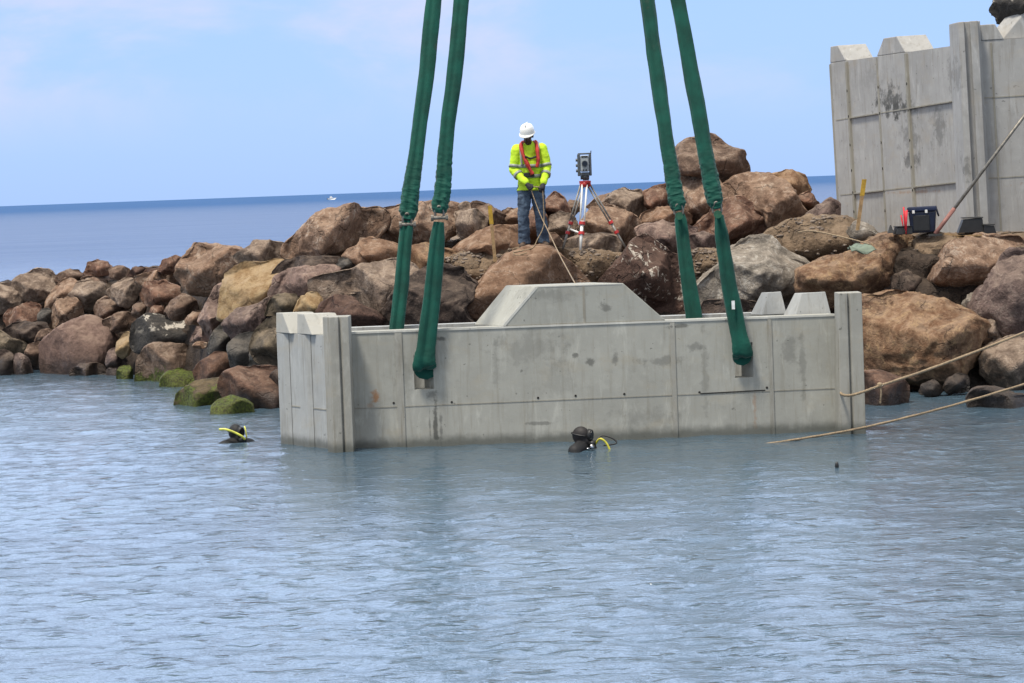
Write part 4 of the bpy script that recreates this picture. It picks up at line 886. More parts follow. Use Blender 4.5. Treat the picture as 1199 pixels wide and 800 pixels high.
    width2 = w_lo[0]+(w_lo[1]-w_lo[0])*t2**0.8; width2[:12] *= np.linspace(0.7, 1, 12)
    thick2 = np.full(N2+1, 0.062)
    if hole: width2 = width2*(1+0.16*np.clip((t2-0.86)/0.12, 0, 1))
    wr2 = 0.10+0.5*np.clip((t2-0.85)/0.15, 0, 1)
    link('lower_strap', make(path2, width2, thick2, wr2, 0, 0, 0.75), m_green, root)
    # shackle: bow and pin
    z_ = 0.0
    bow = spline([(-.045, -.02, -.045), (-.05, -.02, .0), (-.035, -.03, .06), (0, -.035, .085), (.035, -.03, .06), (.05, -.02, .0), (.045, -.02, -.045)], 24)
    sb = MB(); sb.tube(bow, 0.014, 8); shk = sb.build('shackle', m_steel, root, smooth=True)
    pin = MB()
    if front_pin:
        pin.tube([(0, -.115, -.06), (0, .06, -.06)], 0.022, 12); pin.tube([(0, -.12, -.06), (0, -.095, -.06)], 0.047, 16)
    else:
        pin.tube([(-.085, -.02, -.05), (.085, -.02, -.05)], 0.022, 12); pin.tube([(-.10, -.02, -.05), (-.07, -.02, -.05)], 0.038, 12); pin.tube([(.07, -.02, -.05), (.10, -.02, -.05)], 0.034, 6)
    pin.build('shackle_pin', m_gpin if front_pin else m_steel, shk, smooth=False)
    if tagx:
        q = pt(tagx[0], tagx[1], Dsh+(Dlo-Dsh)*0.5)-shp
        MB().box(q.x-.018, q.x+.018, q.y-.075, q.y-.065, q.z-.05, q.z+.05).build('label_tag', simple('white_tag', (0.7, 0.7, 0.68), 0.6), root)
    return root
sling('rear left green lifting sling, straight strap passing behind the front wall', [(508.5, -6), (499, 90), (487.5, 180), (481, 225), (477, 258)], [(476.5, 266), (471, 325), (465, 383), (461, 430)], 0.205, (0.15, 0.185), 36.6, 36.1, 35.9, 1, front_pin=False)
sling('front left green lifting sling, its strap threaded into the left wall hole', [(541, -6), (533, 80), (523, 160), (519, 215), (514.5, 250)], [(514, 268), (507, 340), (500, 400), (497, 424)], 0.195, (0.165, 0.225), 35.3, 34.93, 34.87, 2, hole=True, front_pin=False)
sling('rear right green lifting sling, longer strap passing behind the front wall', [(757, -6), (769, 85), (780, 160), (789, 215), (794.5, 247)], [(796, 257), (804, 315), (812, 368), (818, 410)], 0.20, (0.13, 0.22), 36.6, 36.1, 35.9, 3)
sling('front right green lifting sling with a white tag, threaded into the right wall hole', [(792.5, -6), (806, 65), (820, 145), (831, 205), (839.5, 245)], [(842, 260), (853, 330), (864, 385), (869, 410)], 0.20, (0.14, 0.205), 35.3, 34.93, 34.87, 4, hole=True, tagx=(858, 357))
# ------------------------------------------------------------------ ropes
def rope(label, px, r, cat='rope', sag=0, n=80, name='rope', extra=None):
    P = [pt(*p) for p in px]; o0 = P[0]
    path = spline([tuple(p-o0) for p in P], n)
    b = MB().tube(path, r, 7, prof=lambda th, i: 1+0.14*math.sin(3*th+i*1.3))
    if extra: extra(b, o0)
    o = b.build(name, m_rope, None, smooth=True); o.location = o0; tag(o, label, cat); return o
def knot(b, o0):
    q = pt(1030, 451, 34.3)-o0
    b.ell(q, (.035, .03, .035)); b.tube(spline([tuple(q), tuple(q+Vector((.012, -.01, -.08))), tuple(q+Vector((.0, 0, -.20)))], 12), .010, 6)
    b.ell(q+Vector((0, 0, -.2)), (.013, .013, .02))
rope('tan mooring rope with a knot, tied to the caisson right corner column', [(984, 457, 34.68), (986, 462, 34.5), (996, 463, 34.12), (1012, 458.5, 34.12), (1030, 452, 34.3), (1100, 428, 35.0), (1199, 389.5, 36.0), (1290, 352, 37.0)], 0.016, extra=knot)
rope('lower tan mooring rope running from the water to the right frame edge', [(855, 525.5, 33.6), (880, 522.5, 33.7), (940, 513.5, 34.0), (1010, 501, 34.4), (1100, 479, 35.0), (1199, 450, 35.6), (1290, 420, 36.2)], 0.014)
# ------------------------------------------------------------------ surveyor standing on the big boulder
m_skin = simple('dark_skin', (0.035, 0.020, 0.014), 0.5, 0, 0.2, 40, 0.1, 0.002)
m_hiviz = simple('yellow_green_jacket', (0.50, 0.74, 0.02), 0.75, 0, 0.16, 9, 0.3, 0.006)
m_band = simple('grey_reflective_band', (0.26, 0.28, 0.25), 0.45, 0, 0.2, 40)
m_jean = NT('blue_jeans')
_c = m_jean.n('ShaderNodeTexCoord').outputs['Object']
m_jean.l(m_jean.mix(m_jean.ramp(m_jean.noise(_c, 7, 5, .6), .35, .68), (0.022, 0.036, 0.062), (0.085, 0.125, 0.18)), m_jean.b.inputs['Base Color']); m_jean.b.inputs['Roughness'].default_value = 0.9
m_jean.l(m_jean.bump(m_jean.noise(_c, 25, 4), 0.4, 0.01), m_jean.b.inputs['Normal']); m_jean = m_jean.m
m_red = simple('red_life_vest', (0.42, 0.030, 0.018), 0.7, 0, 0.2, 18)
m_blk = simple('black_fabric', (0.012, 0.012, 0.013), 0.7)
m_glove = simple('dark_glove', (0.016, 0.016, 0.022), 0.8)
m_hat = simple('white_hard_hat', (0.74, 0.74, 0.70), 0.35, 0, 0.04, 6, 0)
m_boot = simple('brown_boot', (0.085, 0.055, 0.035), 0.8)
m_eye = simple('eye_white', (0.6, 0.58, 0.54), 0.3, bump=0)
PD = 44.5
base = pt(622, 291, PD)
MBODY = MB()
hip = {-1: (-.065, 0, .90), 1: (.125, .02, .90)}; knee = {-1: (-.10, -.03, .49), 1: (.15, -.02, .49)}; ank = {-1: (-.10, .0, .09), 1: (.19, .04, .10)}
shd = {-1: (-.165, 0, 1.47), 1: (.215, 0, 1.47)}; elb = {-1: (-.215, -.03, 1.17), 1: (.275, -.04, 1.17)}; wri = {-1: (-.035, -.235, .965), 1: (.215, -.23, .955)}
cx_ = .025
b = MBODY
for s in (-1, 1):
    b.cap(hip[s], knee[s], .085, .058); b.cap(knee[s], ank[s], .058, .042); b.cap(ank[s], (ank[s][0]+.02*s, ank[s][1]-.13, .05), .042, .04)
    b.cap(shd[s], elb[s], .055, .043); b.cap(elb[s], wri[s], .043, .030); b.cap((cx_, .0, 1.46), shd[s], .07, .06)
b.ell((cx_, .0, 1.33), (.16, .10, .20)); b.ell((cx_, .0, 1.08), (.145, .095, .22)); b.ell((cx_+.005, .01, .93), (.16, .11, .13))
b.cap((cx_, .0, 1.48), (cx_-.01, -.03, 1.60), .058, .054)
# head turned down a little to the viewer's left
hc = Vector((cx_-.02, -.055, 1.675)); hr = Euler((R(20), 0, R(-14)))
HM = hr.to_matrix()
def hp(x, y, z): return tuple(hc+HM @ Vector((x, y, z)))
b.ell(hp(0, .008, .02), (.076, .098, .095), hr); b.ell(hp(0, -.03, -.055), (.058, .066, .062), hr); b.ell(hp(0, -.088, -.10), (.024, .018, .016), hr)
b.ell(hp(0, -.103, -.022), (.017, .022, .028), hr); b.ell(hp(0, -.09, .022), (.055, .02, .014), hr)
b.ell(hp(0, -.093, -.063), (.027, .013, .011), hr)
for s in (-1, 1): b.ell(hp(s*.078, .01, -.01), (.014, .024, .036), hr)
person = b.blob('person', m_skin, None, 0.010, 3)
person.location = base
tag(person, 'person in yellow green jacket, red life vest, jeans and white hard hat, holding a rope', 'person')
for s in (-1, 1): MB().ell(hp(s*.030, -.092, -.002), (.013, .008, .008), hr).build('eye', m_eye, person, True)
# jacket
b = MB()
b.ell((cx_, .0, 1.36), (.190, .130, .20)); b.ell((cx_, -.005, 1.17), (.180, .140, .24)); b.ell((cx_, .0, 1.0), (.190, .145, .17)); b.tube([(cx_, 0, 1.10), (cx_, 0, .985), (cx_, 0, .865)], [.178, .188, .205], 24, prof=lambda th, i: 1-0.27*math.sin(th)**2)
for s in (-1, 1):
    b.cap(shd[s], elb[s], .085, .07); b.cap(elb[s], (wri[s][0]*.94+elb[s][0]*.06, wri[s][1]*.94+elb[s][1]*.06, wri[s][2]*.94+elb[s][2]*.06), .07, .05); b.cap((cx_, .01, 1.49), shd[s], .085, .08)
b.cap((cx_, .015, 1.50), (cx_, .005, 1.555), .078, .068)
jk = b.blob('jacket', m_hiviz, person, 0.011, 4, 0.013, 7.0)
# reflective bands: lofted rings following the jacket
def ring(c, rx, ry, h, t=0.006, tilt=0.0, ax=None, name='reflective_band', mat=None):
    b = MB(); n = 40; M3 = Matrix.Identity(3)
    if ax is not None: M3 = Vector(ax).to_track_quat('Z', 'Y').to_matrix()
    c = Vector(c)
    for (rr, zz) in ((0, -h/2), (0, h/2), (-t*2.5, h/2), (-t*2.5, -h/2)):
        for k in range(n):
            th = 2*math.pi*k/n; b.v.append(tuple(c+M3 @ Vector(((rx+rr)*math.cos(th), (ry+rr)*math.sin(th), zz+tilt*math.cos(th)))))
    for j in range(4):
        for k in range(n): b.f.append((j*n+k, j*n+(k+1) % n, ((j+1) % 4)*n+(k+1) % n, ((j+1) % 4)*n+k))
    return b.build(name, mat or m_band, jk, True)
ring((cx_, -.003, 1.225), .197, .155, .05); ring((cx_, -.003, 1.075), .200, .158, .05)
for s in (-1, 1):
    A_, E_, W_ = Vector(shd[s]), Vector(elb[s]), Vector(wri[s])
    ring(A_.lerp(E_, .80), .085, .085, .045, ax=(E_-A_)); ring(E_.lerp(W_, .36), .077, .077, .045, ax=(W_-E_))
# vertical braces of the jacket
for s in (-1, 1):
    st = MB(); st.tube(spline([(cx_+s*.135, .02, 1.555), (cx_+s*.135, -.095, 1.50), (cx_+s*.128, -.150, 1.38), (cx_+s*.122, -.160, 1.23)], 20), .022, 8, sx=1.0, prof=lambda th, i: 1.0 if abs(math.cos(th)) > .5 else .55)
    st.build('reflective_band', m_band, jk, True)
# belt pouch
MB().box(cx_-.10, cx_+.06, -.19, -.145, 1.06, 1.125).build('waist_pouch', m_blk, jk, bevel=0.012)
# jeans
b = MB()
b.ell((cx_+.005, .01, .90), (.175, .125, .13))
for s in (-1, 1):
    b.cap(hip[s], knee[s], .110, .082); b.cap(knee[s], (ank[s][0], ank[s][1]+.005, .12), .082, .084)
    b.tube([(ank[s][0], ank[s][1], .2), (ank[s][0], ank[s][1], .075)], [.08, .09], 14)
b.blob('jeans', m_jean, person, 0.010, 3, 0.018, 9.0)
for s in (-1, 1):
    b = MB(); a = ank[s]
    b.cap((a[0], a[1]+.02, .10), (a[0], a[1]+.03, .055), .055, .052); b.cap((a[0], a[1], .055), (a[0]+.035*s, a[1]-.15, .042), .053, .048)
    bt = b.blob('boot', m_boot, person, 0.009, 2)
    so_ = MB(); so_.tube([(a[0]-.005*s, a[1]+.07, .012), (a[0]+.01*s, a[1]-.05, .012), (a[0]+.04*s, a[1]-.19, .012)], [.045, .05, .042], 12, prof=lambda th, i: 1 if abs(math.cos(th)) > .35 else .6); so_.build('sole', m_blk, bt, True)
# helmet
b = MB(); n = 28
prof_ = [(0.0, .135), (.05, .131), (.085, .112), (.108, .075), (.117, .03), (.119, .0)]
for (r_, z_) in prof_:
    for k in range(n):
        th = 2*math.pi*k/n; b.v.append(hp(r_*math.cos(th)*.93, .008+r_*math.sin(th)*1.12, .045+z_))
for j in range(len(prof_)-1):
    for k in range(n): b.f.append((j*n+k, j*n+(k+1) % n, (j+1)*n+(k+1) % n, (j+1)*n+k))
hat = b.build('hard_hat', m_hat, person, True)
bb = MB(); M_ = 28
for (g, z_) in ((0, .0), (0.024, -.006), (0.022, -.014), (-.004, -.008)):
    for k in range(M_):
        th = 2*math.pi*k/M_; fr_ = max(0, -math.sin(th))**2; e_ = g*(0.45+1.5*fr_)
        bb.v.append(hp((.117+e_)*math.cos(th)*.93, .008+(.119+e_)*math.sin(th)*1.12, .045+z_-0.012*fr_*(1 if g > .01 else 0)))
for j in range(4):
    for k in range(M_): bb.f.append((j*M_+k, j*M_+(k+1) % M_, ((j+1) % 4)*M_+(k+1) % M_, ((j+1) % 4)*M_+k))
bb.build('brim', m_hat, hat, True)
rg = MB(); rg.tube([hp(0, -.09, .175), hp(0, 0, .188), hp(0, .1, .175)], [.008, .014, .008], 8); rg.build('crest_ridge', m_hat, hat, True)
# life vest: two padded arms joined at the belly and behind the neck
b = MB()
lf = spline([(cx_+.01, .10, 1.545), (cx_-.085, .065, 1.565), (cx_-.120, -.055, 1.53), (cx_-.105, -.150, 1.42), (cx_-.06, -.185, 1.30), (cx_+.0, -.20, 1.17), (cx_+.035, -.195, 1.10)], 40)
rt = spline([(cx_+.01, .10, 1.545), (cx_+.09, .065, 1.565), (cx_+.110, -.055, 1.53), (cx_+.120, -.150, 1.42), (cx_+.125, -.180, 1.31), (cx_+.10, -.19, 1.20)], 40)
pf = lambda th, i: 1.0-0.42*abs(math.sin(th))
b.tube(lf, [.048+.006*math.sin(i*.5) for i in range(41)], 12, prof=pf); b.tube(rt, [.046+.005*math.sin(i*.6+1) for i in range(41)], 12, prof=pf)
vest = b.blob('life_vest', m_red, person, 0.008, 2, 0.005, 12)
MB().tube(spline([(cx_-.07, -.225, 1.37), (cx_+.01, -.215, 1.335), (cx_+.10, -.225, 1.36)], 10), .014, 8).build('vest_strap', m_blk, vest, True)
# gloved hands closed round the rope
def hand(s, w_, grip, curl):
    """palm, four fingers and a thumb closing on the grip point"""
    w_ = Vector(w_); g = Vector(grip); d = (g-w_).normalized(); side = Vector((s*1.0, 0.25, 0.1)); side = (side-d*side.dot(d)).normalized(); nrm = d.cross(side)
    b = MB(); pc = w_+d*.055
    b.cap(w_, pc+d*.03, .034, .040); b.ell(pc+d*.01, (.042, .030, .044))
    for k in range(4):
        o_ = (k-1.5)*.021; ln = (.030, .034, .033, .026)[k]
        p0 = pc+d*.035+side*o_; p1 = p0+d*ln+nrm*(-.006*curl); p2 = p1+d*.012-nrm*.026*curl; p3 = p2-d*.016-nrm*.012*curl
        b.cap(p0, p1, .0115, .0105, 8); b.cap(p1, p2, .0105, .010, 8); b.cap(p2, p3, .010, .009, 8)
    t0 = pc-side*.036; t1 = t0+d*.03-side*.016-nrm*.014*curl; t2 = t1+d*.025+side*.016-nrm*.012*curl
    b.cap(t0, t1, .014, .0125, 8); b.cap(t1, t2, .0125, .0105, 8)
    return b.blob('glove', m_glove, person, 0.0055, 1)
GL = (.030, -.285, .885); GR = (.190, -.285, .875)
hand(-1, wri[-1], GL, 1); hand(1, wri[1], GR, 1)
def P2L(px, py, D): return pt(px, py, D)
g1 = base+Vector(GL); g2 = base+Vector(GR)
def free_rope(label, pts, r, n=60, name='rope'):
    o0 = Vector(pts[0]); path = spline([tuple(Vector(p)-o0) for p in pts], n)
    o = MB().tube(path, r, 7, prof=lambda th, i: 1+0.14*math.sin(3*th+i*1.3)).build(name, m_rope, None, True); o.location = o0; tag(o, label, 'rope'); return o
free_rope('thin rope running from the surveyor gloves down to the crown wall of the caisson', [g2+Vector((.02, .0, .02)), g1+Vector((.03, -.005, .03)), g1+Vector((.0, -.01, -.01)), pt(632, 250, 44.1), pt(642, 271, 43.6), pt(655, 298, 41.2), pt(664, 315, 38.8), pt(673, 331.2, 35.75), pt(676, 333, 35.55)], 0.008)
free_rope('slack rope tail hanging from the surveyor left glove to the boulder', [g2+Vector((.0, -.005, .02)), g2+Vector((.01, -.01, -.06)), pt(637, 255, 44.2), pt(635.5, 268, 44.15), pt(629, 281, 44.1), pt(624, 290, 44.05), pt(612, 293.5, 44.0), pt(601, 296, 44.0), pt(606, 299, 43.95), pt(617, 296, 43.9)], 0.008, 90)
# ------------------------------------------------------------------ total station on its tripod
m_white = simple('white_paint', (0.70, 0.70, 0.67), 0.5, 0, 0.06, 14)
m_redp = simple('red_paint', (0.42, 0.022, 0.022), 0.45)
m_tubeg = simple('grey_tube', (0.24, 0.225, 0.20), 0.5, 0.3, 0.3, 14)
m_instr = simple('instrument_grey', (0.33, 0.35, 0.36), 0.4, 0.0, 0.1, 10)
m_instrd = simple('instrument_dark', (0.075, 0.085, 0.095), 0.45)
m_glass = simple('lens_glass', (0.006, 0.006, 0.008), 0.08, bump=0)
TD = 44.9
hd = pt(685, 213, TD)
tp = empty('survey_tripod', tuple(hd), 'red and white survey tripod standing on the boulders right of the surveyor', 'tripod')
b = MB(); b.tube([(0, 0, -.03), (0, 0, .015)], [.085, .09], 20); b.build('tripod_head', m_redp, tp, bevel=.006)
legs = [((-.045, -.03, -.04), pt(659, 292, TD-.15)-hd, m_tubeg), ((-.01, -.06, -.04), pt(679.5, 293, TD-.35)-hd, m_white), ((.05, .02, -.04), pt(733, 291, TD-.1)-hd, m_tubeg)]
for k, (a, e, mt) in enumerate(legs):
    a = Vector(a); e = Vector(e); d = e-a; sidev = Vector((1, 0, 0)) if k != 2 else Vector((.75, .3, .55)).normalized()
    sidev = (sidev-d.normalized()*sidev.dot(d.normalized())).normalized()
    lg = MB()
    m1 = a.lerp(e, .62)
    wd = .034 if k == 1 else .022
    for s in (-1, 1): lg.tube([a+sidev*wd*s, m1+sidev*wd*s*.9], .0135, 8)
    lo_ = MB()
    leg = lg.build('leg', mt, tp, True)
    lo_.tube([a.lerp(e, .56), a.lerp(e, .80), e], [.026 if k == 1 else .02, .025 if k == 1 else .018, .016], 8); lo_.build('lower_leg', m_white if k == 1 else mt, leg, True)
    for tt in (.595, .745):
        c = a.lerp(e, tt); n_ = d.normalized(); MB().tube([c-n_*.022, c+n_*.022], .047 if k == 1 else .036, 10).build('clamp', m_redp, leg)
    MB().ell(a, (.04, .04, .045)).build('hinge', m_redp, leg, True)
a = Vector(legs[0][1])*.70; c = Vector(legs[1][1])*.76
MB().tube([a, c], .014, 8).build('brace', m_white, tp, True)
ts = empty('total_station', tuple(hd+Vector((0, 0, .018))), 'grey surveying instrument with a round lens mounted on the tripod', 'surveying instrument')
MB().tube([(0, 0, 0), (0, 0, .03)], .06, 3).build('base_plate', m_instrd, ts)
b = MB(); b.tube([(0, 0, .03), (0, 0, .07)], [.062, .07], 20); b.build('tribrach', m_instrd, ts, True)
for k in range(3):
    th = k*2.094+.5; MB().tube([(math.cos(th)*.055, math.sin(th)*.055, .018), (math.cos(th)*.055, math.sin(th)*.055, .05)], .018, 10).build('levelling_screw', m_blk, ts)
b = MB(); b.box(-.105, -.062, -.07, .07, .07, .40); b.box(.068, .105, -.07, .07, .07, .39); b.box(-.062, .068, -.075, .07, .07, .125)
b.build('yoke', m_instrd, ts, bevel=.012)
tl = MB().box(-.058, .064, -.095, .09, .132, .375).build('telescope', m_instr, ts, bevel=.018)
MB().tube([(.003, -.13, .255), (.003, -.09, .255)], [.044, .047], 20).build('objective', m_instrd, tl)
MB().tube([(.003, -.133, .255), (.003, -.12, .255)], [.036, .036], 20).build('lens', m_glass, tl)
MB().box(-.045, .05, -.10, -.09, .345, .368).build('sight_window', m_blk, tl)
for x in (-.02, .022): MB().tube([(x, -.102, .158), (x, -.09, .158)], .012, 12).build('port', m_blk, tl)
MB().box(-.095, .098, -.02, .02, .39, .415).build('carry_handle', m_instrd, ts, bevel=.01)
for k in range(3): MB().tube([(-.13, -.01, .15+.08*k), (-.10, -.01, .15+.08*k)], .022, 10).build('knob', m_instrd, ts)
MB().tube([(.098, 0, .38), (.105, 0, .445)], .008, 8).build('antenna', m_instrd, ts)
# ------------------------------------------------------------------ stakes, cooler, props by the wall
m_wood = simple('weathered_wood', (0.30, 0.19, 0.09), 0.85, 0, 0.3, 18)
m_yel = simple('yellow_paint', (0.40, 0.24, 0.02), 0.6)
m_blue = simple('navy_plastic', (0.006, 0.010, 0.028), 0.4)
m_bluel = simple('navy_plastic_lid', (0.010, 0.016, 0.045), 0.35)
m_blkp = simple('black_plastic', (0.012, 0.012, 0.012), 0.5)
m_dgrey = simple('dark_grey_steel', (0.035, 0.034, 0.032), 0.6)
def stake(label, top, bot, D, wd, frac):
    a = pt(*top, D); e = pt(*bot, D); o0 = e; v = a-e
    r = empty('survey_stake', tuple(o0), label, 'stake')
    def seg(t0, t1, k):
        p0, p1 = v*t0, v*t1; return MB().hexa([(p0.x-wd*k, -.01, p0.z), (p0.x+wd*k, -.01, p0.z), (p0.x+wd*k, .012, p0.z), (p0.x-wd*k, .012, p0.z)], [(p1.x-wd*k, -.01, p1.z), (p1.x+wd*k, -.01, p1.z), (p1.x+wd*k, .012, p1.z), (p1.x-wd*k, .012, p1.z)])
    seg(-.15, frac, 1).build('wooden_shaft', m_wood, r); seg(frac+.001, 1, 1.25).build('painted_top', m_yel, r, bevel=.003)
stake('wooden stake with yellow painted top, left of the surveyor', (573.5, 241), (579, 298), 44.0, .024, .62)
stake('tilted wooden stake with yellow top in front of the tall concrete wall', (1012, 210), (1005, 262), 42.6, .026, .62)
CD = 42.6
cb = pt(1081, 272.5, CD)
co_ = empty('cool_box', tuple(cb), 'dark blue lidded cool box standing on the dirt before the tall wall', 'cool box', rot=(0, R(-1.0), R(-9)))
MB().hexa([(-.17, -.15, 0), (.17, -.15, 0), (.17, .17, 0), (-.17, .17, 0)], [(-.195, -.17, .30), (.195, -.17, .30), (.195, .19, .30), (-.195, .19, .30)]).build('body', m_blue, co_, bevel=.02)
MB().box(-.13, .10, -.180, -.150, .03, .25).build('front_panel', m_blkp, co_, bevel=.008)
lid = MB().box(-.21, .21, -.185, .205, .303, .372).build('lid', m_bluel, co_, bevel=.02)
for x in (-.12, .06): MB().box(x-.018, x+.018, -.195, -.183, .28, .325).build('latch', m_white, lid, bevel=.004)
hm = MB(); hm.tube(spline([(.20, -.1, .33), (.225, -.1, .24), (.225, .12, .24), (.20, .12, .33)], 16), .012, 8); hm.build('handle', m_blue, co_, True)
bx = pt(1057, 274.5, CD-.1)
kb = empty('crate', tuple(bx), 'small low black crate left of the blue cool box', 'crate', rot=(0, 0, R(8)))
MB().hexa([(-.12, -.1, 0), (.12, -.1, 0), (.12, .1, 0), (-.12, .1, 0)], [(-.10, -.08, .105), (.12, -.08, .105), (.12, .08, .105), (-.10, .08, .105)]).build('body', m_blkp, kb, bevel=.01)
MB().box(-.11, .125, -.09, .09, .106, .118).build('rim', m_blkp, kb, bevel=.004)
m_flag = simple('red_marker', (0.55, 0.018, 0.03), 0.6)
for k, (tx, ty, bxx, lb) in enumerate([(1055, 252, 1059, 'leftmost'), (1058, 242.5, 1060, 'tallest'), (1060.5, 247, 1060.5, 'middle short'), (1062, 246, 1061, 'rightmost')]):
    a = pt(tx, ty, CD-.15-.03*k); e = pt(bxx, 274, CD-.15-.03*k)
    o = MB().tube([(0, 0, 0), tuple((a-e)*.5), tuple(a-e)], [.007, .009, .013], 8).build('marker_rod', m_flag, None, True); o.location = e
    tag(o, lb+' thin red marker rod in the bundle left of the cool box', 'marker rod', 'red marker rods')
tr = pt(1043, 273, CD-.1); o = MB().hexa([(-.045, -.04, 0), (.045, -.04, 0), (.045, .04, 0), (-.045, .04, 0)], [(-.012, -.01, .11), (.006, -.01, .12), (.006, .01, .12), (-.012, .01, .11)]).build('marker_cone', m_dgrey, None, bevel=.006); o.location = tr
tag(o, 'tiny dark cone on the dirt left of the black crate', 'cone')
# prop pole leaning on the wall
a = pt(1095, 274, 42.2); e = pt(1255, 62, 43.05)
pp_ = empty('prop_pole', tuple(a), 'long grey steel prop leaning up against the tall wall, red at its foot', 'prop')
v = e-a
MB().tube([tuple(v*.135), tuple(v)], .024, 12).build('tube', m_steel, pp_, True)
MB().tube([(0, 0, 0), tuple(v*.137)], .030, 12).build('foot_sleeve', simple('faded_red_paint', (0.24, 0.105, 0.085), 0.6), pp_, True)
MB().box(-.09, .09, -.07, .07, -.03, .0).build('foot_plate', m_dgrey, pp_)
def footing(label, px, py, D, pts, depth_, rz):
    o0 = pt(px, py, D); r = empty('form_foot', tuple(o0), label, 'formwork foot', 'black feet at the base of the tall wall', (0, 0, R(rz)))
    lo = [(x, 0, z) for x, z in pts]; hi = [(x, depth_, z) for x, z in pts]
    MB().hexa(lo, hi).build('shell', m_blkp, r, bevel=.006)
    zt = max(z for x, z in pts); x0_, x1_ = min(x for x, z in pts if z > zt-.02), max(x for x, z in pts if z > zt-.02)
    MB().box(x0_-.01, x1_+.01, -.01, depth_+.01, zt+.002, zt+.018).build('top_plate', m_dgrey, r, bevel=.004)
footing('black trapezoid foot standing at the corner column of the tall wall', 1138, 272.5, 42.35, [(-.19, 0), (.17, 0), (.155, .20), (-.115, .185)], .35, -4)
footing('lower dark foot right of the black trapezoid one by the tall wall', 1159.5, 275.5, 42.3, [(-.09, 0), (.10, 0), (.06, .135), (-.09, .14)], .3, 6)
# sheet, hose and timber on the dirt
m_gs = simple('pale_green_sheet', (0.13, 0.165, 0.12), 0.7)
b = MB(); n1, n2 = 14, 8
o0 = pt(1009, 290, 41.7)
for i in range(n1):
    for j in range(n2):
        x = (i/(n1-1)-.5)*.34; y = (j/(n2-1)-.5)*.5; b.v.append((x, y, .16*(y+.25)+.03*math.sin(x*22+y*9)+.02*math.cos(y*17)-.04))
for i in range(n1-1):
    for j in range(n2-1): b.f.append((i*n2+j, (i+1)*n2+j, (i+1)*n2+j+1, i*n2+j+1))
o = b.build('plastic_sheet', m_gs, None, True); o.location = o0; sm = o.modifiers.new('t', 'SOLIDIFY'); sm.thickness = .012
tag(o, 'crumpled pale green sheet lying on the dirt mound', 'sheet')
free_rope('thin tan line trailing over the dirt mound below the tall wall', [pt(935, 272, 42.5), pt(950, 270.5, 42.2), pt(975, 275, 41.9), pt(1000, 281, 41.6), pt(1018, 286, 41.4)], .010)
for k, (x0_, y0_, x1_, y1_, lb) in enumerate([(1106, 274, 1142, 279, 'thin timber lying on the dirt under the prop foot'), (1120, 277.5, 1150, 275.5, 'second thin timber lying nearer the black foot')]):
    a, e = pt(x0_, y0_, 42.0), pt(x1_, y1_, 41.95); v = e-a
    o = MB().hexa([(0, -.02, -.012), (v.x, -.02, v.z-.012), (v.x, .03, v.z-.012), (0, .03, -.012)], [(0, -.02, .014), (v.x, -.02, v.z+.014), (v.x, .03, v.z+.014), (0, .03, .014)]).build('timber', m_wood); o.location = a
    tag(o, lb, 'timber')
